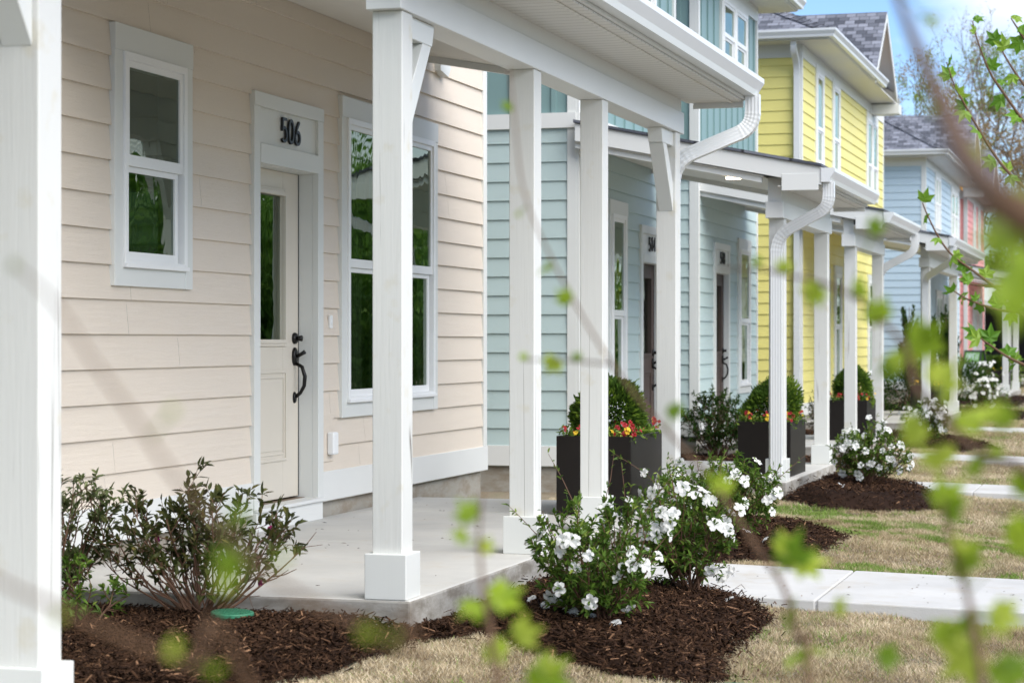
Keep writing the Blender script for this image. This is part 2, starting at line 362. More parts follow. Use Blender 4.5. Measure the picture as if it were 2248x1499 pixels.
def window(par,pt,u0,u1,z0,z1,zm=None,n=1,simple=False,curtain=False,label=None):
    c=MB(); w=.093; hd=.138; bt=.096
    obox(c,pt,u0,u1,.0,.046,z1-hd,z1); obox(c,pt,u0,u0+w,.0,.042,z0,z1-hd); obox(c,pt,u1-w,u1,.0,.042,z0,z1-hd); obox(c,pt,u0+w,u1-w,.0,.040,z0,z0+bt)
    win=c.build('window',M['trim'],par,bevel=.002)
    if label: win['label']=label
    a0,a1=u0+w,u1-w; b0,b1=z0+bt,z1-hd
    mull=.09 if n==2 else 0
    fm=MB(); ul=[]
    if n==1: ul=[(a0,a1)]
    else:
        mid=(a0+a1)/2; ul=[(a0,mid-mull/2),(mid+mull/2,a1)]
        obox(fm,pt,mid-mull/2,mid+mull/2,-.08,.047,b0,b1)
    if zm is None: zm=b0+(b1-b0)*.48
    pn=[]; s1=MB(); s2=MB()
    for p,q in ul:
        ring(fm,pt,p,q,b0,b1,.036,-.11,.056,.04,.04); obox(fm,pt,p-.004,q+.004,.056,.068,b0,b0+.022)
        ring(s1,pt,p+.036,q-.036,zm-.005,b1-.04,.034,-.02,.044,.058,.034)
        ring(s2,pt,p+.036,q-.062,b0+.04,zm-.006,.036,-.06,.026,.045,.03); obox(s2,pt,q-.0615,q-.037,-.06,.004,b0+.04,zm-.006)
        pn.append((p+.07,q-.07,zm+.053,b1-.074,.032)); pn.append((p+.072,q-.098,b0+.085,zm-.036,.014))
    fm.build('frame',M['vinyl'],win,bevel=.002); s1.build('sash',M['vinyl'],win,bevel=.0015); s2.build('sash',M['vinyl'],win,bevel=.0015)
    for a,b,c0,d0,o in pn:
        g=MB(); g.face([pt(a,o,c0),pt(b,o,c0),pt(b,o,d0),pt(a,o,d0)]); g.build('pane',M['glass'],win)
    if curtain:
        for p,q in ul:
            k=MB(); N=40; a=p+(q-p)*.52; rows=[]
            for z in (b0,b1): rows.append([pt(a+(q-a)*i/N,-.17+.028*math.sin(i*1.35)+.01*math.sin(i*.5),z) for i in range(N+1)])
            for i in range(N): k.face([rows[0][i],rows[0][i+1],rows[1][i+1],rows[1][i]])
            k.build('curtain',M['curtain'],win,True)
    return (u0+.03,u1-.03,z0+.03,z1-.03)
def door(par,pt,u0,u1,ztop,zsill,num,mat,pz,zd=2.2,o=-.095):
    # u0..u1 outer casing; number panel above
    c=MB(); w=.09; ph=pz[0]; 
    obox(c,pt,u0,u0+w,.0,.042,.13 if zsill>.1 else .02,ztop-.085); obox(c,pt,u1-w,u1,.0,.042,.13 if zsill>.1 else .02,ztop-.085)
    obox(c,pt,u0,u1,.0,.046,ztop-.085,ztop); obox(c,pt,u0+w,u1-w,.0,.024,ph,ztop-.085); obox(c,pt,u0+w,u1-w,.0,.046,zd+.005,ph)
    for a,b,s in ((u0+w-.018,u0+w,1),(u1-w,u1-w+.018,1)): obox(c,pt,a,b,-.16,-.001,zsill-.02,zd+.02)
    obox(c,pt,u0+w,u1-w,-.16,-.001,zd+.002,zd+.02)
    fr=c.build('door_frame',M['trim'],par,bevel=.002)
    t=MB(); obox(t,pt,u0+.004,u1-.045,-.02,.055,.0,zsill-.035); obox(t,pt,u0+.01,u1-.05,-.16,.075,zsill-.034,zsill-.012); t.build('threshold',M['trimh'],fr,bevel=.003)
    d=MB(); a,b=u0+w+.004,u1-w-.004; lw=.42; mid=(a+b)/2; l0,l1=mid-.207,mid+.207; g0,g1=zsill+.99,zd-.15
    th=.045
    obox(d,pt,a,l0,o-th,o,zsill,zd); obox(d,pt,l1,b,o-th,o,zsill,zd); obox(d,pt,l0,l1,o-th,o,zsill,g0); obox(d,pt,l0,l1,o-th,o,g1,zd)
    ring(d,pt,l0-.04,l1+.04,g0-.04,g1+.04,.042,o,o+.014); ring(d,pt,l0-.022,l1+.022,g0-.022,g1+.022,.024,o+.014,o+.022)
    p0,p1=zsill+.235,zsill+.80
    ring(d,pt,l0-.05,l1+.05,p0,p1,.018,o,o+.009); ring(d,pt,l0-.012,l1+.012,p0+.038,p1-.038,.012,o,o+.006); obox(d,pt,l0+.015,l1-.015,o,o+.005,p0+.065,p1-.065)
    ds=d.build('door',mat,par,bevel=.003,seg=2)
    g=MB(); g.face([pt(l0,o-.02,g0),pt(l1,o-.02,g0),pt(l1,o-.02,g1),pt(l0,o-.02,g1)]); g.build('pane',M['dglass'],ds)
    h=MB(); hu=b-.07; zz=zsill
    P=lambda u,q,z:Vector(pt(u,q,z))
    N=(P(0,1,0)-P(0,0,0)).normalized(); U=(P(1,0,0)-P(0,0,0)).normalized(); Z=Vector((0,0,1))
    def disc(mb,z,r,rz,d0,d1,n=16):
        rings=[]
        for dd,f in ((d0,1.),(d1*.6,1.),(d1,.75)):
            rings.append([P(hu,o+dd,z)+U*r*f*math.cos(2*PI*j/n)+Z*rz*f*math.sin(2*PI*j/n) for j in range(n)])
        mb.loft(rings)
    disc(h,zz+1.0,.036,.036,0,.022); h.tube([P(hu,o+.02,zz+1.0),P(hu,o+.055,zz+1.0)],[.014,.020],10); h.build('deadbolt',M['black'],ds,True)
    k=MB(); disc(k,zz+.885,.036,.058,0,.02); k.tube([P(hu,o+.02,zz+.885),P(hu,o+.05,zz+.9),P(hu,o+.075,zz+.915)],[.012,.012,.014],8)
    k.tube([P(hu,o+.015,zz+.84),P(hu,o+.055,zz+.82),P(hu,o+.075,zz+.76),P(hu,o+.07,zz+.70),P(hu,o+.045,zz+.655),P(hu,o+.012,zz+.63)],[.012,.012,.013,.012,.011,.013],10)
    disc(k,zz+.625,.022,.036,0,.014); k.build('handle',M['black'],ds,True)
    s=MB(); obox(s,pt,b-.002,b+.001,o-.03,o+.004,zsill,zd); s.build('weatherstrip',M['signk'],ds)
    if num:
        m=MB(); H=.15; tot=len(num)*.105; org0=P((u0+u1)/2+.02-tot/2,.030,(ph+ztop-.085)/2-H/2)
        for i,ch in enumerate(num): glyph(m,ch,org0+U*(i*.105),U,Z,N,H,.017,.014,1.32)
        m.build('house_number',M['number'],par)
    return (u0+.03,u1-.03,.0,ztop-.03)
def sweep_profile(mb,prof,y0,y1):   # profile in (x,z), swept along y
    mb.loft([[(x,y0,z) for x,z in prof],[(x,y1,z) for x,z in prof]])
def gutter_along_y(par,x,z0,y0,y1,h=.125,w=.12):
    # K-style gutter, back at x, bottom z0
    p=[(x,z0),(x+w*.62,z0),(x+w*.70,z0+h*.30),(x+w*.92,z0+h*.62),(x+w,z0+h*.74),(x+w,z0+h),(x+w-.012,z0+h),(x+w-.012,z0+h*.80),(x+w*.86,z0+h*.66),(x+w*.64,z0+h*.30),(x+w*.56,z0+.006),(x+.006,z0+.006),(x+.006,z0+h),(x,z0+h)]
    g=MB(); sweep_profile(g,p,y0,y1)
    for yy in (y0,y1):
        pr=[q for q in p[:6]]+[(x,z0+h)]
        g.loft([[(a,yy-.0015,b) for a,b in pr],[(a,yy+.0015,b) for a,b in pr]])
    return g.build('gutter',M['gutter'],par)
def downspout(par,path,w=.098,d=.074):
    # ribbed rectangular pipe following a path with rounded elbows in the x-z plane
    pts=[Vector(p) for p in path]; out=[]; 
    for i,p in enumerate(pts):
        if 0<i<len(pts)-1:
            a=(pts[i-1]-p); b=(pts[i+1]-p); r=min(.16,a.length*.48,b.length*.48); A=p+a.normalized()*r; B=p+b.normalized()*r
            for j in range(15):
                t=j/14; out.append((A*(1-t)**2+p*2*t*(1-t)+B*t*t, j%2))
        else: out.append((p,0))
    rings=[]; 
    for i,(p,k) in enumerate(out):
        t=(out[min(i+1,len(out)-1)][0]-out[max(i-1,0)][0]).normalized(); Y=Vector((0,1,0)); 
        Y=(Y-t*Y.dot(t)).normalized(); X=Y.cross(t).normalized(); s=1.045 if k else 1.
        sec=[]; nr=4
        for sy,(e0,e1) in (((-1),(-1,1)),((1),(1,-1))):
            for q in range(nr*2+1):
                f=q/(nr*2); xx=(e0+(e1-e0)*f)*.5; ri=.0022 if q%2 else 0
                sec.append(p+X*xx*w*s+Y*sy*(d/2*s-ri))
        rings.append(sec)
    mb=MB(); mb.loft(rings); return mb.build('downspout',M['gutter'],par)
def slab_piece(mb,x0,x1,y0,y1,z0,z1): mb.box(x0,x1,y0,y1,z0,z1)
def porch(H,P):
    R=H; ox=P['px']; w=.14; bz,tz=P['beam']; ro=P['roof']; zc=P['zc']
    for i,y in enumerate(P['posts']):
        m=MB(); m.box(ox-w,ox,y,y+w,.19,bz); p=m.build('porch_post',M['post'],R,bevel=.005,seg=2)
        if 'plab' in P and P['plab'].get(i): p['label']=P['plab'][i]
        b=MB(); e=.027; b.box(ox-w-e,ox+e,y-e,y+w+e,.0,.2); b.build('post_base',M['trim'],p,bevel=.004,seg=2)
    for y,s in P.get('br',[]):
        m=MB(); xa,xb=ox-w/2-.05,ox-w/2+.05; f=lambda t:y+s*t
        yy=lambda a,b:(min(f(a),f(b)),max(f(a),f(b)))
        a,b=yy(.001,.30)
        # horizontal arm with slanted end, and diagonal brace
        def prism(pl):
            q=[(xa,f(u),z) for u,z in pl]; q2=[(xb,f(u),z) for u,z in pl]; m.loft([q,q2])
        prism([(.001,bz-.001),(.36,bz-.001),(.33,bz-.10),(.001,bz-.10)])
        prism([(.001,bz-.55),(.001,bz-.36),(.20,bz-.101),(.315,bz-.101)])
        m.build('bracket',M['trim'],R,bevel=.003)
    y0,y1=ro; pb=MB(); yb0,yb1=P['by']
    e=.012; pb.box(ox-w-e,ox+e,yb0,yb1,bz,bz+.15); pb.box(ox-w-e+.02,ox+e-.016,yb0+.02,yb1-.02,bz+.15,tz+.10)
    pb.build('porch_beam',M['trimh'],R,bevel=.003)
    xo=P['xo']; ze=tz+.012   # soffit level; fascia x=xo-.12
    xf=xo-.12
    zr=ze+.16            # roof edge top at fascia
    sl=(zc+.17-zr)/xf
    zt=lambda x: zr+sl*(xf-x)
    # roof deck with shingles
    rf=MB(); th=.03; yy0,yy1=y0-.02,y1+.02; xe=xf+.03
    T=[(xe,yy0,zt(xe)+th),(xe,yy1,zt(xe)+th),(.02,yy1,zt(.02)+th),(.02,yy0,zt(.02)+th)]
    Bt=[(x,y,z-th) for x,y,z in T]
    Ls=math.hypot(xe,zt(0)-zt(xe))
    rf.face(T,0,[(0,0),(yy1-yy0,0),(yy1-yy0,Ls),(0,Ls)])
    for i in range(4): j=(i+1)%4; rf.face([Bt[i],Bt[j],T[j],T[i]],0,[(0,0),(1,0),(1,.03),(0,.03)])
    rf.face(Bt[::-1],0,[(0,0)]*4)
    r=rf.build('porch_roof',M['shingle'],R)
    # rake boards, fascia
    k=MB()
    for yy in (y0,y1-.025):
        k.hexa([(.03,yy,zt(.03)-.165),(xf+.024,yy,zt(xf)-.165),(xf+.024,yy+.025,zt(xf)-.165),(.03,yy+.025,zt(.03)-.165),(.03,yy,zt(.03)-.003),(xf+.024,yy,zt(xf)-.003),(xf+.024,yy+.025,zt(xf)-.003),(.03,yy+.025,zt(.03)-.003)])
    k.box(xf,xf+.022,y0+.026,y1-.026,ze,zr-.003)
    # level return at each rake foot
    k.box(ox+.03,xf-.001,y0-.004,y0+.021,ze-.05,ze+.10); k.box(ox+.03,xf-.001,y1-.021,y1+.004,ze-.05,ze+.10)
    k.build('rake_board',M['trimh'],r,bevel=.002)
    s=MB(); s.box(ox-.01,xf-.001,y0+.03,y1-.03,ze-.012,ze); s.box(xf-.09,xf-.07,y0+.03,y1-.03,ze-.02,ze-.0125); s.build('soffit',M['soffit'],r)
    cl=MB(); zi=zt(ox-w)-.17
    cl.hexa([(.02,y0+.03,zc-.012),(ox-w,y0+.03,zi-.012),(ox-w,y1-.03,zi-.012),(.02,y1-.03,zc-.012),(.02,y0+.03,zc),(ox-w,y0+.03,zi),(ox-w,y1-.03,zi),(.02,y1-.03,zc)])
    cl.build('porch_ceiling',M['ceil'],R)
    # sub rake trim just inside the ends, following the ceiling
    for yy in (y0+.05,y1-.10):
        q=MB(); q.hexa([(.02,yy,zc-.06),(ox-w-.02,yy,zi-.06),(ox-w-.02,yy+.05,zi-.06),(.02,yy+.05,zc-.06),(.02,yy,zc-.0125),(ox-w-.02,yy,zi-.0125),(ox-w-.02,yy+.05,zi-.0125),(.02,yy+.05,zc-.0125)]); q.build('ceiling_trim',M['trimh'],R)
    gutter_along_y(r,xf+.025,ze+.02,y0-.01,y1+.01)
    gx=xf+.025+.055
    for spec in P.get('ds',[]):
        y,top,px_,py_=spec
        downspout(R,[(gx,y,ze+.03),(gx,y,ze-.20),(px_,py_,ze-.44),(px_,py_,.06)])
    sl_=MB(); a,b=P['slab']; js=P.get('joints',[]); ed=[a]+js+[b]
    for i,(p,q2) in enumerate(zip(ed,ed[1:])): sl_.box(.0,ox+.05,p+(.004 if i else 0),q2-(.004 if i<len(ed)-2 else 0),-.45,.0)
    if js: sl_.box(.0,ox+.04,a+.01,b-.01,-.45,-.015)
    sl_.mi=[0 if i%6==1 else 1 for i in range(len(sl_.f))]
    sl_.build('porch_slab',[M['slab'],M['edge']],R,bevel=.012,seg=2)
    if P.get('light'):
        lx,ly=P['light']; zz=zc+(zi-zc)*lx/(ox-w)-.014; m=MB(); n=20
        for dz,rr in ((0,.075),):
            m.loft([[(lx+rr*math.cos(2*PI*j/n),ly+rr*math.sin(2*PI*j/n),zz-.012-(zi-zc)/(ox-w)*0) for j in range(n)],[(lx+rr*math.cos(2*PI*j/n),ly+rr*math.sin(2*PI*j/n),zz+.005) for j in range(n)]])
        m.build('downlight',M['lamp'],R)
def roof_uv(mb,pts,eave_a,eave_b):
    a=Vector(eave_a); u=(Vector(eave_b)-a).normalized(); n=(Vector(pts[1])-Vector(pts[0])).cross(Vector(pts[2])-Vector(pts[0])).normalized(); v=n.cross(u).normalized()
    if v.z<0: v=-v
    mb.face(pts,0,[((Vector(p)-a).dot(u),(Vector(p)-a).dot(v)) for p in pts])
def main_roof(R,L,D,ze,ov=.5,pitch=.5,gable=None,gut=True,gut_end=None,cut=0):
    x0,x1=-D-ov,ov; y0,y1=-ov,L+ov-cut; h=(min(x1-x0,y1-y0)/2)*pitch; m=MB()
    zt=ze+.14
    if (x1-x0)>(y1-y0):
        r=(y1-y0)/2; A=(x1-r,(y0+y1)/2,zt+h); B=(x0+r,(y0+y1)/2,zt+h)
        c=[(x1,y0,zt),(x1,y1,zt),(x0,y1,zt),(x0,y0,zt)]
        roof_uv(m,[c[0],c[1],A],c[0],c[1]); roof_uv(m,[c[1],c[2],B,A],c[1],c[2]); roof_uv(m,[c[2],c[3],B],c[2],c[3]); roof_uv(m,[c[3],c[0],A,B],c[3],c[0])
    else:
        r=(x1-x0)/2; A=((x0+x1)/2,y0+r,zt+h); B=((x0+x1)/2,y1-r,zt+h)
        c=[(x1,y0,zt),(x1,y1,zt),(x0,y1,zt),(x0,y0,zt)]
        roof_uv(m,[c[0],c[1],B,A],c[0],c[1]); roof_uv(m,[c[1],c[2],B],c[1],c[2]); roof_uv(m,[c[2],c[3],A,B],c[2],c[3]); roof_uv(m,[c[3],c[0],A],c[3],c[0])
    # hip caps
    cap=MB()
    for cc,pk in ((c[0],A),(c[1],A if (x1-x0)>(y1-y0) else B),(c[3],B if (x1-x0)>(y1-y0) else A)):
        p,q=Vector(cc)+Vector((0,0,.012)),Vector(pk)+Vector((0,0,.012)); d=(q-p); n=int(d.length/.16); s=d.normalized().cross(Vector((0,0,1))).normalized()
        for i in range(n):
            a=p+d*(i/n); b=p+d*((i+1.15)/n); z=Vector((0,0,.022)); dn=Vector((0,0,-.055))
            m.face([a+s*.15+dn+z,a+z,b+Vector((0,0,.008)),b+s*.15+dn],0,[(i*.21+.01,.30),(i*.21+.20,.30),(i*.21+.20,.41),(i*.21+.01,.41)])
            m.face([a+z,a-s*.15+dn+z,b-s*.15+dn,b+Vector((0,0,.008))],0,[(i*.21+.01,.45),(i*.21+.20,.45),(i*.21+.20,.55),(i*.21+.01,.55)])
    if gable:
        yc,hw,gh,xb=gable; zb=zt-.02; pk=zb+gh; xg=ov+.06
        # ridge runs inward; two slopes
        for s in (-1,1):
            e=yc+s*hw
            P=[(xg,e,zb),(xg,yc,pk),(xb,yc,pk),(xb,e,zb)]
            roof_uv(m,P,(xb,e,zb),(xg,e,zb))
    rf=m.build('roof',M['shingle'],R)
    if gable:
        t=MB(); th=.03
        for s in (-1,1):
            e=yc+s*hw; up=.0
            # rake board and underside of the overhang
            t.hexa([(xg-.03,e,zb-.17),(xg,e,zb-.17),(xg,yc,pk-.17),(xg-.03,yc,pk-.17),(xg-.03,e,zb-.008),(xg,e,zb-.008),(xg,yc,pk-.008),(xg-.03,yc,pk-.008)])
            t.hexa([(.03,e,zb-.12),(xg-.031,e,zb-.12),(xg-.031,yc,pk-.12),(.03,yc,pk-.12),(.03,e,zb-.10),(xg-.031,e,zb-.10),(xg-.031,yc,pk-.10),(.03,yc,pk-.10)])
            if s>0: t.box(.02,xg+.02,e+.10,e+.50,zb-.36,zb-.175)
        t.build('gable_trim',M['trimh'],rf,bevel=.002)
        g=MB(); g.loft([[(.0,yc-hw+.05,zb-.2),(.0,yc+hw-.05,zb-.2),(.0,yc,pk-.13)],[(.02,yc-hw+.05,zb-.2),(.02,yc+hw-.05,zb-.2),(.02,yc,pk-.13)]]); g.build('gable_panel',M['orange'],rf)
    s=MB(); g1=gut_end if gut_end else y1
    s.box(x0,x1-.001,y0+.001,y1-.001,ze-.02,ze); s.build('soffit',M['soffit'],rf)
    f=MB(); f.box(x1,x1+.02,y0,g1,ze-.01,zt-.01); f.box(x0,x1+.02,y0-.02,y0-.0005,ze-.01,zt-.01); f.box(x0,x1+.02,y1+.0005,y1+.02,ze-.01,zt-.01); f.box(x0-.02,x0-.0005,y0,y1,ze-.01,zt-.01); f.build('fascia',M['trimh'],rf)
    if gut:
        g=MB(); w=.12;h=.125; z0=ze+.01
        prof=[(0,0),(w*.62,0),(w*.70,h*.30),(w*.92,h*.62),(w,h*.74),(w,h),(w-.012,h),(w-.012,h*.80),(w*.64,h*.34),(.006,.006),(.006,h),(0,h)]
        xx=x1+.021; yy=y0-.021
        g.loft([[(x0,yy-a,z0+b) for a,b in prof],[(xx+a,yy-a,z0+b) for a,b in prof],[(xx+a,g1,z0+b) for a,b in prof]]); g.build('gutter',M['gutter'],rf)
def house(name,label,o,L,D,zt,low,high,split,front,fdoors,side=None,far=None,porch_=None,roofkw=None,frieze=True,skirt=True,deco=None):
    R=empty(name,o,label,'house')
    ptF=lambda u,q,z:(q,u,z); ptS=lambda u,q,z:(-u,-q,z); ptE=lambda u,q,z:(-u,L+q,z); ptB=lambda u,q,z:(-D-q,u,z)
    of=[]; os=[]; oe=[]
    for w in front: of.append(window(R,ptF,*w[0],**w[1]))
    for d in fdoors: of.append(door(R,ptF,*d[0],**d[1]))
    for w in side or []: os.append(window(R,ptS,*w[0],**w[1]))
    for w in far or []: oe.append(window(R,ptE,*w[0],**w[1]))
    rng=random.Random(hash(label)%1000 if False else len(label)*7)
    zb=.30; top=split if split else zt
    m=MB()
    for pt,a,b,ops in ((ptF,.0,L,of),(ptS,.0,D,os),(ptE,.0,D,oe),(ptB,.0,L,[])):
        lap(m,pt,a,b,.10,top,ops,rng=rng)
    m.build('wall',M[low],R)
    if split:
        m=MB()
        for pt,a,b,ops in ((ptF,.0,L,of),(ptS,.0,D,os),(ptE,.0,D,oe),(ptB,.0,L,[])): batten(m,pt,a,b,split,zt,ops)
        m.build('upper_wall',M[high],R)
        m=MB()
        for pt,a,b in ((ptF,-.026,L+.026),(ptS,.0,D),(ptE,.0,D)): obox(m,pt,a,b,.004,.05,split-.07,split+.07)
        m.build('band_board',M['trimh'],R)
    # corner boards, skirt, frieze, foundation, floors
    m=MB(); cw=.088
    for a,b,c,d in ((-.03,cw-.03,-.031,.0),(L-cw+.03,L+.03,L,L+.031)):
        m=MB(); m.box(.0,.03,a,b,.296,zt); m.box(-cw,.0,c,d,.296,zt); m.build('corner_board',M['trim'],R,bevel=.002)
    m=MB(); segs=[0.0]+[v for d in fdoors for v in (d[0][0],d[0][1])]+[L]
    for a,b in zip(segs[::2],segs[1::2]): m.box(.0,.035,a-(.036 if a==0 else -.002),b+(.036 if b==L else -.002),.105,.295)
    m.box(-D,-.0005,-.036,.0,.105,.295); m.box(-D,-.0005,L,L+.036,.105,.295)
    m.build('skirt_board',M['trimh'],R,bevel=.002)
    if frieze:
        m=MB(); m.box(.0,.034,-.034,L+.034,zt-.22,zt); m.box(-D,-.001,-.034,.0,zt-.22,zt); m.build('frieze_board',M['trimh'],R)
    m=MB(); m.box(-D,-.012,.012,L-.012,-.6,.104); m.build('foundation',M['found'],R)
    m=MB(); m.box(-D+.05,-.05,.05,L-.05,.106,.14); m.box(-D+.05,-.05,.05,L-.05,3.0,3.2); m.box(-D+.02,-.02,.02,L-.02,zt-.02,zt-.005); m.build('floor',M['floorin'],R)
    if porch_: porch(R,porch_)
    if roofkw is not None: main_roof(R,L,D,zt,**roofkw)
    if deco: deco(R,ptF)
    return R
# ------------------------------------------------------------------ the houses
def F(Y,lst): return [Y0-Y for Y0 in lst]
def beige(R,pt):
    m=MB(); obox(m,pt,4.235,4.275,.017,.035,1.215,1.30); obox(m,pt,4.247,4.263,.035,.040,1.235,1.265); m.build('doorbell',M['vinyl'],R,bevel=.003)
    m=MB(); obox(m,pt,4.10,4.31,.012,.026,.355,.66); m.build('outlet_plate',M['beige'],R,bevel=.002)
    m=MB(); obox(m,pt,4.19,4.28,.026,.075,.40,.545); m.build('outlet_cover',M['vinyl'],R,bevel=.012,seg=3)
    m=MB(); m.loft([[(x,u,z) for u,z in ((6.38,3.25),(6.62,3.25),(6.62,3.17),(6.56,3.11),(6.38,3.14))] for x in (.005,.07)]); m.build('beam_end_block',M['trim'],R,bevel=.003)
for Y0,nm,lab,col,num,s in ((8.70,'beige_house','beige lap-sided house numbered 506 with white posted porch and cream door','beige','506',0.),(-.175,'green_house','sage green house mostly out of frame, its white post standing at the left edge','sage',None,-.03)):
    q=lambda Y:Y-8.70
    house(nm,lab,(-5.1,Y0,s),7.64,9.,5.9,col,None,None,
      [((q(9.906),q(10.836),1.416,2.764),dict(zm=2.045,label='narrow single window left of the door')),((q(13.123),q(15.095),.63,2.742),dict(zm=1.625,n=2,curtain=True,label='tall twin window behind the corner post')),((q(10.),q(11.5),4.0,5.5),dict(n=2)),((q(13.5),q(15.),4.0,5.5),dict(n=2))],
      [((q(11.689),q(12.794),2.614,.15),dict(num=num,mat=M['door'],pz=(2.31,),zd=2.19))],
      far=[((2.3,3.4,.9,2.6),dict()),((5.0,6.2,.9,2.6),dict())],
      porch_=dict(px=1.97,posts=[q(8.85),q(10.955),q(12.445),q(14.52)],beam=(2.58,2.82),by=(q(8.80),q(14.74)),roof=(q(8.60),q(14.98)),zc=3.24,xo=2.42+.06,
        br=[(q(8.99),1),(q(14.52),-1)],ds=[(q(14.90),0,1.90,q(14.735))] if num else [],slab=(q(8.82),q(14.75)),joints=[q(11.35),q(13.5)],
        plab={0:'weathered corner post nearest the double window'}),
      roofkw=dict(),deco=beige if num else None)
q=lambda Y:Y-19.3; z_=lambda z:z+.14
house('teal_house','pale teal house numbered 514 with brown door and deep teal upper boards',(-5.1,19.3,-.14),4.2,9.,6.0,'teal','deepteal',3.33,
  [((q(20.41),q(21.165),z_(.35),z_(2.53)),dict(zm=z_(1.39))),((1.0,3.2,4.3,5.7),dict(n=2))],
  [((q(21.775),q(22.78),z_(2.35),.15),dict(num='514',mat=M['ddoor'],o=-.035,pz=(z_(2.05),),zd=z_(1.955)))],
  porch_=dict(px=1.92,posts=[q(19.42),q(22.18)],beam=(2.39,2.66),by=(q(19.3),q(22.42)),roof=(q(19.1),q(22.42)),zc=3.12,xo=2.40,light=(1.25,1.2),
    ds=[(q(19.2),0,1.86,q(19.37))],slab=(q(19.25),q(22.45))),roofkw=dict(gut=True))
q=lambda Y:Y-25.8
house('aqua_house','pale teal house numbered 518 behind the round evergreen bush',(-5.3,25.8,-.14),4.1,9.,5.98,'teal','deepteal',3.33,
  [((q(28.40),q(29.33),z_(.43),z_(2.52)),dict(zm=z_(1.39))),((1.42,3.3,z_(4.56),z_(6.4)-.7),dict(n=2))],
  [((q(26.75),q(27.78),z_(2.39),.15),dict(num='518',mat=M['ddoor'],o=-.035,pz=(z_(2.10),),zd=z_(2.0)))],
  porch_=dict(px=1.90,posts=[q(26.1),q(28.83)],beam=(2.42,2.66),by=(q(25.95),q(29.02)),roof=(q(25.85),q(29.05)),zc=3.12,xo=2.36,
    ds=[(q(28.95),0,1.83,q(29.04))],slab=(q(25.9),q(29.1))),roofkw=dict(gut=True))
q=lambda Y:Y-33.6
house('yellow_house','two storey lemon yellow house with a steep front gable',(-5.24,33.6,-.14),10.8,10.,5.96,'yellow',None,None,
  [((q(35.0),q(35.93),z_(3.95),z_(5.68)),dict(zm=z_(4.62))),((q(36.95),q(37.88),z_(3.95),z_(5.68)),dict(zm=z_(4.62))),((q(41.6),q(43.4),z_(3.9),z_(5.58)),dict(n=2,zm=z_(4.55))),
   ((q(37.17),q(38.12),z_(.34),z_(2.45)),dict(zm=z_(1.38))),((q(41.8),q(42.8),z_(.38),z_(2.43)),dict(zm=z_(1.38)))],
  [((q(35.6),q(36.6),z_(2.37),.15),dict(num=None,mat=M['ddoor'],o=-.035,pz=(z_(2.10),),zd=z_(2.0)))],
  side=[((1.0,1.8,z_(.35),z_(2.42)),dict())],
  porch_=dict(px=1.94,posts=[q(34.25),q(39.25)],beam=(2.44,2.70),by=(q(34.1),q(39.45)),roof=(q(33.3),q(39.5)),zc=3.15,xo=2.42,
    ds=[(q(33.4),0,1.88,q(34.18))],slab=(q(33.8),q(39.6))),roofkw=dict(gable=(q(40.45),1.72,1.36,-4.5),gut_end=q(40.0),cut=2.0),
  deco=lambda R,pt:downspout(R,[(-.045,-.42,5.97),(-.045,-.40,5.80),(-.045,-.085,5.62),(-.045,-.085,.2)],.09,.07))
q=lambda Y:Y-52.8
house('blue_house','two storey pale blue house with twin upper windows beyond the yellow house',(-5.2,52.8,-.14),9.7,10.,5.76,'blue',None,None,
  [((q(55.1),q(56.6),z_(3.9),z_(5.45)),dict(n=2)),((q(59.7),q(61.9),z_(3.9),z_(5.4)),dict(n=2)),((q(55.4),q(57.0),z_(.3),z_(2.45)),dict(n=2)),((q(58.6),q(59.7),z_(.3),z_(2.4)),dict())],
  [((q(57.3),q(58.3),z_(2.37),.15),dict(num=None,mat=M['ddoor'],o=-.035,pz=(z_(2.10),),zd=z_(2.0)))],
  porch_=dict(px=1.9,posts=[q(54.1),q(58.3)],beam=(2.44,2.70),by=(q(53.9),q(58.5)),roof=(q(53.3),q(58.7)),zc=3.15,xo=2.42,slab=(q(53.6),q(58.7))),
  roofkw=dict(gable=(9.2,1.9,1.85,-4.5),gut_end=7.2,pitch=.6))
q=lambda Y:Y-65.3
house('pink_house','coral pink two storey house at the far end of the row',(-5.2,65.3,-.14),7.,10.,5.76,'pink',None,None,
  [((q(67.6),q(68.5),z_(3.9),z_(5.4)),dict()),((q(69.6),q(70.5),z_(3.9),z_(5.4)),dict()),((q(67.3),q(68.9),z_(.2),z_(2.5)),dict(n=2)),((q(69.4),q(71.0),z_(.2),z_(2.5)),dict(n=2))],[],
  porch_=dict(px=1.9,posts=[q(66.3),q(71.)],beam=(2.44,2.70),by=(q(66.1),q(71.2)),roof=(q(65.7),q(71.4)),zc=3.15,xo=2.42,slab=(q(66.),q(71.4))),
  roofkw=dict(gable=(4.5,1.9,1.5,-4.),gut_end=2.6))
# dark open garage shed at the very end
sh=empty('garage',(-4.6,84,-.3),'dark open fronted garage beyond the pink house','garage')
m=MB(); m.box(-3,5.0,.0,.2,0,2.9); m.build('back_wall',M['dark'],sh)
for x in (-3,-.4,2.2,4.8): m=MB(); m.box(x,x+.16,-3,-2.84,0,2.75); m.build('column',M['trim'],sh)
m=MB(); m.hexa([(-3.4,-3.4,2.75),(5.4,-3.4,2.75),(5.4,.4,3.3),(-3.4,.4,3.3),(-3.4,-3.4,2.95),(5.4,-3.4,2.95),(5.4,.4,3.5),(-3.4,.4,3.5)]); m.build('roof',M['trimh'],sh)
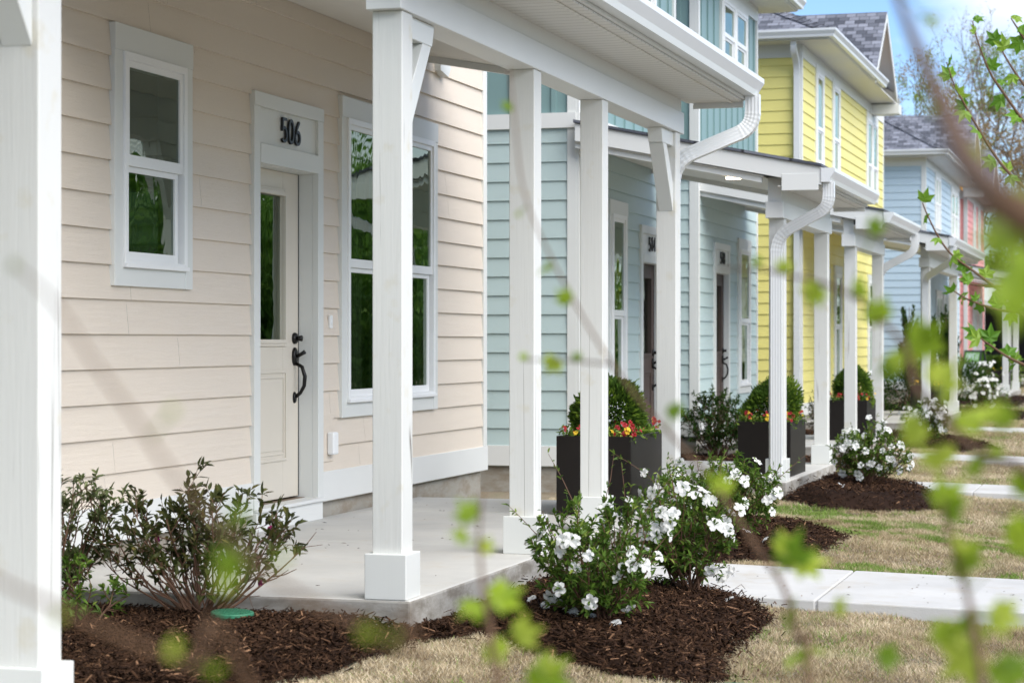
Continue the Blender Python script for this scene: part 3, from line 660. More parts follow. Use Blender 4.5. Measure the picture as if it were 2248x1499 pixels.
# ------------------------------------------------------------------ ground
def sst(a,b,x): t=np.clip((x-a)/(b-a),0,1); return t*t*(3-2*t)
def gz(x,y):
    x=np.asarray(x,float); y=np.asarray(y,float)
    return -.16-.062*np.clip(x+3.0,-.4,3.4)-.15*sst(13.5,19.,y)+.012*np.sin(x*2.1+y*1.3)*np.sin(y*1.7-x)
xs=np.concatenate([[-500,-150,-60,-30,-16,-10],np.arange(-8,2.01,.2),[3,5,9,14,25,60,150,500]])
ys=np.concatenate([[-400,-150,-50,-15,-5,0,3],np.arange(5,32.01,.2),np.arange(33,80,1.),[90,110,150,250,500,1200]])
X,Y=np.meshgrid(xs,ys,indexing='ij'); Z=gz(X,Y); V=np.stack([X,Y,Z],-1).reshape(-1,3); nx,ny=len(xs),len(ys)
I=np.arange(nx*ny).reshape(nx,ny); Fq=np.stack([I[:-1,:-1],I[1:,:-1],I[1:,1:],I[:-1,1:]],-1).reshape(-1,4)
def lawn_mat():
    t=NT('dormant lawn soil'); v=t.coords(); n=t.n('ShaderNodeTexNoise',Scale=2.2,Detail=8,Roughness=.65); t.l(v,n.inputs['Vector']); n2=t.n('ShaderNodeTexNoise',Scale=60,Detail=5); t.l(v,n2.inputs['Vector'])
    c=t.ramp(n.outputs[0],[(.3,(.20,.145,.075)),(.55,(.27,.21,.115)),(.75,(.17,.19,.06))]); c=t.mix(.5,c,n2.outputs[1],'OVERLAY')
    h=t.n('ShaderNodeHueSaturation',Saturation=.75); t.l(c,h.inputs['Color']); t.bsdf(h.outputs[0],.95,n2.outputs[0],.8,.03); return t.m
tag(np_mesh('lawn',V,Fq,lawn_mat()),kind='structure')
def sheet_box(name,x0,x1,y0,y1,z0,z1,zb,mat,ny=1,joints=()):
    m=MB(); ed=[x0]+list(joints)+[x1]; zz=lambda x:z0+(z1-z0)*(x-x0)/(x1-x0)
    for i,(a,b) in enumerate(zip(ed,ed[1:])):
        a2=a+(.005 if i else 0); b2=b-(.005 if i<len(ed)-2 else 0)
        m.hexa([(a2,y0,zb),(b2,y0,zb),(b2,y1,zb),(a2,y1,zb),(a2,y0,zz(a2)),(b2,y0,zz(b2)),(b2,y1,zz(b2)),(a2,y1,zz(a2))])
    if joints: m.hexa([(x0,y0+.01,zb),(x1,y0+.01,zb),(x1,y1-.01,zb),(x0,y1-.01,zb),(x0,y0+.01,z0-.02),(x1,y0+.01,z1-.02),(x1,y1-.01,z1-.02),(x0,y1-.01,z0-.02)])
    return tag(m.build(name,mat,bevel=.008,seg=2),kind='structure')
WALKS=[(-3.075,1.6,10.955,12.45,-.160,-.27),(-3.12,1.6,21.2,22.42,-.30,-.40),(-3.34,1.6,26.75,28.0,-.30,-.40),(-3.28,1.6,35.6,37.3,-.31,-.40),(-3.2,1.6,57.,64.,-.27,-.33)]
for w in WALKS: sheet_box('walkway',w[0],w[1],w[2],w[3],w[4],w[5],-.8,M['walk'],joints=(-1.63,-.1))
sheet_box('pavement',1.6,3.1,-30,100,-.36,-.38,-.8,M['walk']); sheet_box('kerb',3.1,3.3,-30,100,-.375,-.375,-.9,M['walk'])
m=MB(); m.box(3.3,11,-60,160,-.9,-.348); 
tag(m.build('road',M['asphalt']),kind='structure')
# ------------------------------------------------------------------ mulch beds
def inpoly(x,y,P):
    x=np.asarray(x);y=np.asarray(y); r=np.zeros(x.shape,bool); n=len(P)
    for i in range(n):
        x1,y1=P[i]; x2,y2=P[i-1]
        c=((y1>y)!=(y2>y))&(x<(x2-x1)*(y-y1)/((y2-y1) or 1e-9)+x1); r^=c
    return r
def pdist(x,y,P):
    d=np.full(np.asarray(x).shape,1e9)
    for i in range(len(P)):
        a=np.array(P[i-1]);b=np.array(P[i]); ab=b-a; t=np.clip(((x-a[0])*ab[0]+(y-a[1])*ab[1])/(ab@ab),0,1)
        d=np.minimum(d,np.hypot(x-a[0]-t*ab[0],y-a[1]-t*ab[1]))
    return d
BEDS=[([(-5.6,6.0),(-5.6,8.80),(-3.09,8.80),(-3.09,10.94),(-1.95,10.94),(-1.78,10.4),(-1.74,9.7),(-1.75,9.1),(-1.62,8.5),(-1.70,8.2),(-2.1,8.42),(-2.42,8.6),(-2.66,8.85),(-2.84,9.0),(-2.96,8.5),(-3.03,7.6),(-3.2,6.8),(-3.5,6.0)],7000,.075,'dark brown bark mulch bed around the corner of the beige house porch'),
 ([(-3.09,12.47),(-2.45,12.47),(-2.12,12.9),(-1.95,13.8),(-1.98,14.8),(-2.3,15.7),(-3.0,15.8),(-3.09,14.9)],3400,.06,'bark mulch bed beyond the first concrete walkway'),
 ([(-3.16,18.9),(-2.7,18.35),(-2.05,18.7),(-1.72,19.5),(-1.85,20.6),(-2.4,21.1),(-3.16,21.1)],2200,.15,'bark mulch mound before the second walkway'),
 ([(-3.38,29.0),(-2.3,28.6),(-1.9,30),(-2.4,31.5),(-3.4,31.5)],900,.09,'bark mulch mound beyond the third walkway'),
 ([(-6.5,23.55),(-3.2,23.0),(-3.0,24.4),(-3.4,25.8),(-6.5,25.75)],500,.03,'mulch strip between the two teal houses'),
 ([(-7.5,30.0),(-3.5,30.0),(-3.4,33.4),(-7.5,33.5)],350,.03,'mulch strip between teal and yellow houses'),
 ([(-3.6,40.0),(-2.2,41.0),(-2.1,44.5),(-3.6,45.5),(-5.2,44),(-5.2,40)],220,.05,'mulch bed in front of the yellow house'),
 ([(-5.6,46.0),(-2.6,46.5),(-2.7,56),(-5.2,56)],120,.05,'far mulch bed below the junipers')]
def bedz(x,y):
    z=gz(x,y)
    for P,d,h,_ in BEDS: z=z+np.where(inpoly(x,y,P),h*sst(0,.3,pdist(x,y,P)),0)
    return z
for P,dens,h,lab in BEDS:
    Pa=np.array(P); lo=Pa.min(0); hi=Pa.max(0); st=.06 if dens>600 else .2
    gx=np.arange(lo[0],hi[0],st); gy=np.arange(lo[1],hi[1],st); GX,GY=np.meshgrid(gx,gy,indexing='ij')
    cz=gz(GX,GY)+h*sst(0,.3,pdist(GX,GY,P))*inpoly(GX,GY,P)+.008+RNG.normal(0,.006,GX.shape)
    V0=np.stack([GX,GY,cz],-1).reshape(-1,3); n1,n2=GX.shape; I=np.arange(n1*n2).reshape(n1,n2)
    Q=np.stack([I[:-1,:-1],I[1:,:-1],I[1:,1:],I[:-1,1:]],-1).reshape(-1,4); cen=V0[Q].mean(1); Q=Q[inpoly(cen[:,0],cen[:,1],P)]
    N=int(dens*(hi-lo).prod()); px=RNG.uniform(lo[0],hi[0],N); py=RNG.uniform(lo[1],hi[1],N)
    jig=RNG.normal(0,.035,(2,N))*np.where(RNG.random(N)<.12,3.2,1); k=inpoly(px,py,P); px=px[k];py=py[k]; N=len(px)
    pz=gz(px,py)+h*sst(0,.3,pdist(px,py,P))+.012+RNG.uniform(0,.022,N); px=px+jig[0][k]*.7; py=py+jig[1][k]*.7
    px=np.where((px>-5.2)&(px<-3.06)&(py>8.79)&(py<15),px*0-3.0+RNG.uniform(-.04,.1,N),px)
    an=RNG.uniform(0,2*PI,N); ln=RNG.uniform(.012,.062,N)*(1 if dens>2000 else 1.5); wd=RNG.uniform(.002,.0065,N)*(1 if dens>2000 else 1.6); tl=RNG.normal(0,.38,N); rl=RNG.normal(0,.5,N)
    dx,dy,dz=np.cos(an)*np.cos(tl),np.sin(an)*np.cos(tl),np.sin(tl); sx,sy,sz=-np.sin(an)*np.cos(rl),np.cos(an)*np.cos(rl),np.sin(rl)
    C=np.stack([px,py,pz],-1); Dv=np.stack([dx,dy,dz],-1)*ln[:,None]*.5; S=np.stack([sx,sy,sz],-1)*wd[:,None]; 
    Nn=np.cross(Dv,S); Nn/=np.linalg.norm(Nn,axis=1)[:,None]+1e-9; Nn*=np.sign(Nn[:,2:3]+1e-6)*wd[:,None]*.6
    V1=np.stack([C-Dv-S,C+Dv-S*.6,C+Dv+S*.5,C-Dv+S,C-Dv*.8+Nn,C+Dv*.7+Nn],1).reshape(-1,3); b=np.arange(N)[:,None]*6+len(V0)
    F1=np.concatenate([b+np.array([[0,1,5,4]]),b+np.array([[4,5,2,3]])],0)
    at_=RNG.beta(1.3,3.2,N); at_=np.where(RNG.random(N)<.02,1,at_)
    o=np_mesh('mulch',np.concatenate([V0,V1]),np.concatenate([Q,F1]),M['mulch'],np.concatenate([np.full(len(Q),.05),at_,at_])); tag(o,lab,'mulch',kind='stuff')
# ------------------------------------------------------------------ grass
def vn(x,y,s,seed):
    r=np.random.default_rng(seed); g=r.random((64,64)); u=(x*s)%63; v=(y*s)%63; i=u.astype(int); j=v.astype(int); fu=u-i; fv=v-j; fu=fu*fu*(3-2*fu); fv=fv*fv*(3-2*fv)
    return g[i,j]*(1-fu)*(1-fv)+g[i+1,j]*fu*(1-fv)+g[i,j+1]*(1-fu)*fv+g[i+1,j+1]*fu*fv
def blocked(x,y):
    b=np.zeros(x.shape,bool)
    for w in WALKS: b|=(x>w[0]-.0)&(x<w[1])&(y>w[2])&(y<w[3])
    for P,_,_,_ in BEDS: b|=inpoly(x+RNG.normal(0,.025,x.shape),y+RNG.normal(0,.025,x.shape),P)
    for a,c,xx in ((8.8,14.76,-3.07),(19.2,22.5,-3.1),(25.85,29.15,-3.3),(33.7,39.7,-3.2),(53.5,58.8,-3.2),(65.9,71.5,-3.2)): b|=(x<xx)&(y>a)&(y<c)
    b|=(x<-5.08)
    return b
def grass_mat():
    t=NT('dormant zoysia blades'); a=t.n('ShaderNodeAttribute',attribute_name='bid')
    cc=t.ramp(a.outputs['Fac'],[(0,(.16,.11,.05)),(.22,(.44,.345,.20)),(.62,(.80,.69,.49)),(.66,(.20,.22,.055)),(.8,(.14,.24,.03)),(1,(.20,.34,.04))])
    b=t.n('ShaderNodeBsdfPrincipled'); b.inputs['Roughness'].default_value=.7; t.l(cc,b.inputs['Base Color']); tr=t.n('ShaderNodeBsdfTranslucent'); t.l(cc,tr.inputs[0]); mx=t.n('ShaderNodeMixShader'); mx.inputs[0].default_value=.25
    t.l(b.outputs[0],mx.inputs[1]); t.l(tr.outputs[0],mx.inputs[2]); t.l(mx.outputs[0],t.out.inputs[0]); return t.m
gx=[];gy=[];gs=[]
for x0,x1,y0,y1,d,s in ((-3.8,.2,6.6,11.,15000,1.),(-3.2,.2,12.4,17.,9500,1.1),(-5.1,.2,15.,21.3,6000,1.25),(-3.4,.2,21.,30.,3400,1.5),(-3.8,.0,28.,45.,1500,2.),(-5.,-.5,45.,80.,420,3.),(-.1,1.6,3.,20.,2600,1.6),(-3.8,1.6,1.5,6.6,2600,1.6),(-.6,1.6,20.,45.,900,2.2)):
    N=int((x1-x0)*(y1-y0)*d); x=RNG.uniform(x0,x1,N); y=RNG.uniform(y0,y1,N); k=~blocked(x,y); gx.append(x[k]);gy.append(y[k]);gs.append(np.full(k.sum(),s))
x=np.concatenate(gx);y=np.concatenate(gy);s=np.concatenate(gs); N=len(x)
cl=vn(x,y,5.5,1); cl2=vn(x,y,1.7,2); gr=vn(x,y,6.3,5)*.55+vn(x,y,1.3,6)*.45
isg=RNG.random(N)<np.clip((gr-.60)*6,0,.85)*np.where(y>12.4,1.0,.22)+.025
isg|=(RNG.random(N)<.75)&(np.hypot((x+2.85)/.5,(y-17.9)/.55)<1)
hh=s*RNG.uniform(.008,.026,N)*(.5+1.0*cl)*np.where(isg,1.25,1); an=vn(x,y,3.1,8)*9+RNG.normal(0,1.7,N); le=RNG.uniform(.3,1.5,N)
w=s*RNG.uniform(.0012,.0024,N)*np.where(isg,1.3,1); z=gz(x,y)+.012*cl*s
ca,sa=np.cos(an),np.sin(an); rt=RNG.uniform(0,2*PI,N); wx,wy=np.cos(rt)*w,np.sin(rt)*w
B0=np.stack([x-wx,y-wy,z],-1);B1=np.stack([x+wx,y+wy,z],-1);Tp=np.stack([x+ca*hh*le,y+sa*hh*le,z+hh],-1)
V=np.stack([B0,B1,Tp],1).reshape(-1,3); Fg=np.arange(3*N).reshape(-1,3)
shade=np.where(isg,RNG.uniform(.67,1,N),np.clip(RNG.uniform(.0,.62,N)*(.36+.95*cl2)+.26*(cl-.45),0,.62))
tag(np_mesh('grass',V,Fg,grass_mat(),shade),'tan dormant grass with bright green tufts','grass',kind='stuff')
# ------------------------------------------------------------------ plants
def rv(rng): 
    v=Vector((rng.gauss(0,1),rng.gauss(0,1),rng.gauss(0,1))); return v.normalized()
def blossom(mb,p,n,r,rng):
    n=n.normalized(); x=n.orthogonal().normalized(); x=Matrix.Rotation(rng.uniform(0,6.28),3,n)@x; y=n.cross(x)
    for i in range(5):
        a=i*2*PI/5+rng.uniform(-.15,.15); d=(x*math.cos(a)+y*math.sin(a)); s=n.cross(d); rr=r*rng.uniform(.85,1.1); sh=rng.uniform(.2,1)
        c0=p-n*r*.25; l=p+d*rr*.5+s*rr*.40+n*rr*rng.uniform(.08,.2); q=p+d*rr*.5-s*rr*.40+n*rr*rng.uniform(.08,.2); l2=p+d*rr*.86+s*rr*.36+n*rr*rng.uniform(-.05,.1); q2=p+d*rr*.86-s*rr*.36+n*rr*rng.uniform(-.05,.1); t=p+d*rr*1.04-n*rr*.10; mid=p+d*rr*.55-n*rr*.02
        k=len(mb.v); mb.v+=[tuple(v) for v in (c0,l,l2,t,q2,q,mid)]
        mb.f+=[(k,k+1,k+6),(k+1,k+2,k+6),(k+2,k+3,k+6),(k+3,k+4,k+6),(k+4,k+5,k+6),(k+5,k,k+6)]; mb.a+=[sh]*6; mb.mi+=[0]*6
def azalea(name,label,loc,W,Hh,nst,leafm,nleaf,LL,nfl=0,fr=.035,seed=1,group=None,cat='shrub',bare=.35,buds=0,fan=1.,flat=1.,sprigs=0):
    rng=random.Random(seed); R=empty(name,loc,label,cat,group); st=MB(); lf=MB(); fl=MB(); bd=MB(); tips=[]
    for i in range(nst):
        az=rng.uniform(0,2*PI); t=math.sqrt(rng.random())*fan; hx=math.cos(az)*W*.5*t; hy=math.sin(az)*W*.5*t*flat
        top=Vector((hx*rng.uniform(.85,1.1),hy*rng.uniform(.85,1.1),Hh*(1-.42*t*t)*rng.uniform(.72,1.04)))
        b=Vector((rng.gauss(0,.025),rng.gauss(0,.025),-.02)); 
        mid=b*.4+top*.5; mid.x+=hx*.16; mid.y+=hy*.16; mid.z*=.82
        path=[]
        for j in range(8):
            u=j/7; p=b*(1-u)**2+mid*2*u*(1-u)+top*u*u; p+=Vector((rng.gauss(0,.006),rng.gauss(0,.006),0))*(1+u); path.append(p)
        r0=rng.uniform(.004,.0078); st.tube(path,[r0*(1-.72*j/7) for j in range(8)],5)
        tips.append((path[-1],(path[-1]-path[-2]).normalized()))
        for q in range(rng.randint(3,6)):
            u=rng.uniform(.38 if bare>.3 else .2,.92); k=int(u*7); p=path[k].lerp(path[k+1],u*7-k); d=(path[k+1]-path[k]).normalized()
            dd=(d*.75+rv(rng)*.8+Vector((0,0,.25))).normalized(); ln=rng.uniform(.06,.17)*Hh/.6; e=p+dd*ln; m2=p+dd*ln*.5+Vector((0,0,-.008))
            st.tube([p,m2,e],[r0*.4,r0*.33,.0012],4); tips.append((e,dd)); 
            if rng.random()<.6:
                d3=(dd+rv(rng)*.8).normalized(); e3=m2+d3*ln*.6; st.tube([m2,e3],[.0016,.001],4); tips.append((e3,d3))
    for i in range(sprigs):
        p=rng.choice(tips)[0]; 
        if p.z<Hh*.55: continue
        d=(Vector((p.x*.8,p.y*.8,.55*Hh))+rv(rng)*.12).normalized(); ln=rng.uniform(.10,.26); pa=[p,p+d*ln*.5+rv(rng)*.008,p+d*ln]; st.tube(pa,[.0022,.0018,.001],4)
        for k in range(11): 
            u=rng.uniform(.15,1.02); q=p+d*ln*u; lf.leaf(q,(rv(rng)+d*.9).normalized(),Vector((0,0,1))+rv(rng)*.5,LL*rng.uniform(.5,.95),LL*.26,rng.betavariate(2.2,2),.2,.1)
    per=max(3,nleaf//max(1,len(tips)))
    for p,d in tips:
        if p.z<Hh*bare*rng.uniform(.5,1.2): 
            if rng.random()<.6: continue
        for k in range(per):
            back=rng.random()**1.6*.09*Hh/.6; q=p-d*back; o=(rv(rng)+d*.9).normalized(); 
            lf.leaf(q,o,(Vector((0,0,1))+rv(rng)*.5),LL*rng.uniform(.55,1.15),LL*rng.uniform(.28,.4),rng.betavariate(1.6,2.6),.2,rng.uniform(-.05,.3))
    st.build('stems',M['stem'],R); lf.build('foliage',leafm,R)
    if nfl:
        cc=Vector((0,0,Hh*.45)); cand=sorted(tips,key=lambda t:-((t[0]-cc).length+rng.uniform(0,.7*W)))
        k=0; placed=[]
        for p,d in cand:
            if k>=nfl: break
            n=((p-cc).normalized()+Vector((.15,-.55,.1))+rv(rng)*.5).normalized(); q=p+n*.012
            blossom(fl,q,n,fr*rng.uniform(.75,1.1),rng); k+=1
            if rng.random()<.2 and k<nfl: q2=q+n.orthogonal()*fr*1.1*rng.choice((-1,1)); blossom(fl,q2,(n+rv(rng)*.5),fr*rng.uniform(.7,1),rng); k+=1
        fl.build('blossoms',M['petal'],R)
    if buds:
        for p,d in rng.sample(tips,buds):
            for k in range(4): bd.leaf(p,(Vector((0,0,-.6))+rv(rng)*.4),rv(rng),.035,.018,rng.random())
        bd.build('buds',M['magenta'],R)
    return R
def onbed(x,y): return (x,y,float(bedz(x,y)))
azalea('azalea','dark bronze leaved azalea without flowers beside the porch slab',onbed(-3.93,8.50),.98,.60,44,M['dkleaf'],2700,.056,seed=4,buds=3,bare=.6)
azalea('loose_shrub','loose pale leaved shrub next to the left edge post',onbed(-4.62,8.42),.78,.70,30,M['paleleaf'],2300,.045,seed=9,bare=.2)
azalea('azalea_sprout','low azalea sprig at the foot of the pale shrub',onbed(-4.28,8.15),.36,.30,9,M['azleaf'],300,.05,seed=19,bare=.1)
azalea('white_azalea','white flowering azalea before the second porch post, nearest of all',onbed(-2.36,9.32),.70,.55,44,M['azleaf'],4300,.043,nfl=36,fr=.038,sprigs=26,seed=21,group='white azaleas along the front beds',bare=.0)
azalea('white_azalea','white flowering azalea against the near edge of the first walkway',onbed(-2.20,10.5),.60,.60,38,M['azleaf'],3300,.043,nfl=36,fr=.040,sprigs=40,seed=22,group='white azaleas along the front beds',bare=.0)
azalea('white_azalea','white flowering azalea in the bed beyond the first walkway',onbed(-2.68,13.5),1.02,.56,54,M['azleaf'],5200,.045,nfl=44,fr=.040,sprigs=34,seed=23,group='white azaleas along the front beds',bare=.0)
azalea('white_azalea','rounded white azalea on the mound before the second walkway',onbed(-2.50,20.1),.76,.60,40,M['azleaf'],3600,.048,nfl=46,fr=.044,sprigs=14,seed=24,group='white azaleas along the front beds',bare=.0)
azalea('white_azalea','white azalea on the mound beyond the third walkway',onbed(-2.95,30.0),.74,.58,34,M['azleaf'],2600,.05,nfl=60,fr=.042,seed=25,group='white azaleas along the front beds',bare=.0)
azalea('white_azalea','wide white azalea in the yellow house bed',onbed(-3.15,43.),.98,.75,34,M['azleaf'],1300,.065,nfl=80,fr=.05,seed=26,group='white azaleas along the front beds',bare=.0)
azalea('white_azalea','farthest white azalea, at the right edge past the driveway',onbed(-3.55,66.),.9,.6,24,M['azleaf'],700,.08,nfl=50,fr=.06,seed=27,group='white azaleas along the front beds',bare=.0)
azalea('white_azalea','upright white azalea before the juniper shrubs',onbed(-3.75,52.),.8,.95,24,M['azleaf'],800,.08,nfl=45,fr=.06,seed=28,group='white azaleas along the front beds',bare=.0)
azalea('nandina','dark feathery shrub at the corner of house 518',onbed(-4.95,25.3),.86,.84,46,M['box'],4200,.055,seed=31,bare=.1)
azalea('leggy_shrub','thin leggy shrub between the black planter and yellow wall',onbed(-4.45,30.4),.45,.72,14,M['dkleaf'],520,.06,seed=32,bare=.1)
def foliage_ball(name,mat,par,c,rad,n,LL,seed,lump=.12,up=0.5,shape=None,inner=.55):
    rng=random.Random(seed); m=MB(); c=Vector(c); ld=[(rv(rng),rng.uniform(.4,1)) for _ in range(26)]
    for i in range(n):
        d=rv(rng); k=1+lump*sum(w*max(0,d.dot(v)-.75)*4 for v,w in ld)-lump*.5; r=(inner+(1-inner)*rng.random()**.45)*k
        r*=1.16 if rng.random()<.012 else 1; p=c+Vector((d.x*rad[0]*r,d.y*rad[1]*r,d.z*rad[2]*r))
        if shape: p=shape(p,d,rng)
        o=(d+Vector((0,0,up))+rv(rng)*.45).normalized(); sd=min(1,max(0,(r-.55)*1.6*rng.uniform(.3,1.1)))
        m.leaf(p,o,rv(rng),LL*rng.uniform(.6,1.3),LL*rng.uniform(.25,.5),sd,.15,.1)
    return m.build(name,mat,par)
def flower_patch(par,a,b,c,d,z,n,seed,mats):
    rng=random.Random(seed); lf=MB(); fl={k:MB() for k in mats}
    for i in range(n*11):
        x,y=rng.uniform(a-.03,b+.04),rng.uniform(c-.04,d+.03); h=rng.uniform(0,.085)
        lf.leaf((x,y,z+h-.03),(rv(rng)+Vector((0,0,.4))),rv(rng),rng.uniform(.025,.05),.018,rng.random())
    for i in range(n):
        e=rng.random(); 
        x,y=rng.uniform(a-.02,b+.04),rng.uniform(c-.04,d+.02)
        if rng.random()<.6:
            if rng.random()<.5: y=c-rng.uniform(-.04,.03)
            else: x=b+rng.uniform(-.04,.03)
        blossom(fl[rng.choice(mats)],Vector((x,y,z+rng.uniform(.02,.10))),Vector((.5,-.8,.5))+rv(rng)*.6,rng.uniform(.013,.022),rng)
    lf.build('bedding_leaves',M['azleaf'],par)
    for k,m in fl.items(): tag(m.build('red_flowers' if k=='red' else 'yellow_flowers',M[k],par),kind='stuff')
def planter(label,loc,seed,mats,n=60,S=.50,Ly=.92,rad=(.20,.25,.235),lump=.14):
    R=empty('planter',loc,label,'planter','black planters on the porches')
    m=MB(); h=.515; t=.025; s=S/2; l=Ly/2
    m.box(-s,s,-l,-l+t,.0,h); m.box(-s,s,l-t,l,.0,h); m.box(-s,-s+t,-l+t,l-t,.0,h); m.box(s-t,s,-l+t,l-t,.0,h); m.build('planter_box',M['planter'],R,bevel=.004,seg=2)
    m=MB(); m.box(-s+t,s-t,-l+t,l-t,.30,h-.03); m.build('soil',M['soil'],R)
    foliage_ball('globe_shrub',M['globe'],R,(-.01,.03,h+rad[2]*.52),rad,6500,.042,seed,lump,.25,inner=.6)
    flower_patch(R,-s+.03,s-.03,-l+.03,l-.03,h-.01,n,seed+1,mats); return R
planter('large black planter with red flowers between the last two porch posts of house 506',(-3.45,13.93,.0),41,['red']*11+['yel'],70)
planter('black planter of red and yellow flowers behind the white downspout of house 514',(-3.46,20.43,-.14),42,['red','red','yel'],70,rad=(.235,.29,.215),lump=.2)
planter('black planter with a round evergreen on the porch of house 518',(-3.70,28.05,-.14),43,['red']*5+['yel'],36,rad=(.205,.23,.25),lump=.24)
planter('black planter half hidden on the yellow house porch',(-3.65,37.6,-.14),44,['yel'],24)
planter('black planter farthest down the row, by the blue house posts',(-3.70,57.2,-.14),45,['yel'],10)
def bush(name,label,loc,rad,n,LL,mat,seed,cat='bush',group=None):
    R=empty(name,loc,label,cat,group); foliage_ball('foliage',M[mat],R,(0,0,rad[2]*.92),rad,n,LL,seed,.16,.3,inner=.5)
    m=MB(); 
    for i in range(5): m.tube([(0,0,-.02),(.1*rad[0]*math.cos(i*1.3),.1*rad[0]*math.sin(i*1.3),rad[2]*.5),(.5*rad[0]*math.cos(i*1.3),.5*rad[1]*math.sin(i*1.3),rad[2]*1.1)],[.015,.01,.004],5)
    m.build('stems',M['stem'],R); return R
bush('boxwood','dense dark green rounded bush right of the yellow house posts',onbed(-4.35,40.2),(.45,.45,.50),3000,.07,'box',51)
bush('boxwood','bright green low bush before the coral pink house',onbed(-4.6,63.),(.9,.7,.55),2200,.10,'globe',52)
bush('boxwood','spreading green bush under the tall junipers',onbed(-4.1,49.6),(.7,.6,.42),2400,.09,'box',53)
def juniper(label,loc,Hh,W,seed):
    R=empty('juniper',loc,label,'juniper','upright junipers by the blue house'); rng=random.Random(seed); m=MB(); t=MB()
    t.tube([(0,0,-.05),(0,0,Hh*.5),(0,0,Hh*.95)],[.03,.02,.005],6)
    for i in range(26):
        az=rng.uniform(0,6.28); h0=rng.uniform(.05,.6)*Hh; h1=h0+rng.uniform(.25,.5)*Hh; 
        if h1>Hh: h1=Hh*rng.uniform(.85,1.02)
        rr=W*.5*(1-.75*(h1/Hh))*rng.uniform(.7,1.1)+.03; a=Vector((0,0,h0)); b=Vector((math.cos(az)*rr,math.sin(az)*rr,h1)); t.tube([a,a.lerp(b,.5)+Vector((b.x*.25,b.y*.25,0)),b],[.008,.006,.002],4)
        for k in range(120):
            u=rng.uniform(.1,1.03); p=a.lerp(b,u)+rv(rng)*W*.10*(1.15-u); m.leaf(p,Vector((0,0,1))+rv(rng)*.6,rv(rng),rng.uniform(.05,.11),.03,rng.betavariate(1.5,2))
    t.build('trunk',M['stem'],R); m.build('foliage',M['juni'],R)
juniper('juniper against the blue side wall, left of its group',onbed(-5.45,51.6),2.35,.85,61)
juniper('juniper between the two far white porch posts',onbed(-5.02,51.9),2.0,.8,62)
juniper('broad juniper nearest the coral pink wall',onbed(-4.72,53.0),2.25,1.1,63)
# ------------------------------------------------------------------ small things on the ground
def lid(label,x,y,tilt):
    m=MB(); n=40; r=.088
    for r0,z0,r1,z1 in ((r*.96,-.05,r*.96,.012),(r*1.04,.012,r*1.04,.024)):
        m.loft([[(a*math.cos(2*PI*j/n),a*math.sin(2*PI*j/n),z) for j in range(n)] for a,z in ((r0,z0),(r1,z1),(r1*.96,z1+.004))])
    for i in range(-6,7):
        for j in range(-6,7):
            if math.hypot(i,j)<6.2: m.box(i*.012-.003,i*.012+.003,j*.012-.003,j*.012+.003,.0281,.0305)
    o=m.build('valve_cover',M['lid']); o.location=(x,y,float(bedz(x,y))+.020); o.rotation_euler=(tilt,0.03,.3); tag(o,label,'valve cover')
lid('round green irrigation valve cover lying in the mulch',-3.72,8.36,.03)
lid('round green valve cover sunk in the tan grass at the bottom',-1.52,8.18,.0)
rg=random.Random(5)
for px,py in ((1165,1360),(1195,1372),(1240,1372),(1260,1380),(1300,1385),(1350,1395),(1600,1325),(1640,1200),(1680,1215),(1845,1075),(1850,1080)):
    k=(1.13+.16)*4700/(py-749.5) if py>1300 else (1.13+.2)*4700/(py-749.5)
    v=at(px,py,k); m=MB(); blossom(m,Vector((0,0,.018)),Vector((rg.gauss(0,.5),rg.gauss(0,.5),1)),.032,rg); o=m.build('fallen_blossom',M['petal']); o.location=(v.x,v.y,float(bedz(v.x,v.y))+.02)
    tag(o,'fallen white azalea blossom lying on the brown mulch','blossom','fallen white blossoms on the mulch')
rg=random.Random(12); m=MB()
for k in range(150):
    if k<80: px_,py_,pz_=rg.uniform(-5,-3.1),rg.uniform(8.9,14.6),.003
    else: px_=rg.uniform(-2.9,-.4); py_=rg.uniform(11.,12.4); pz_=-.160-.11*(px_+3.075)/4.675+.003
    a=rg.uniform(0,6.28); m.leaf((px_,py_,pz_+.004),(math.cos(a),math.sin(a),.05),(0,0,1),rg.uniform(.008,.035),rg.uniform(.004,.010),rg.random(),.2,.1)
tag(m.build('litter',M['mulch']),'crumbs of bark and dry leaves on the concrete','litter',kind='stuff')
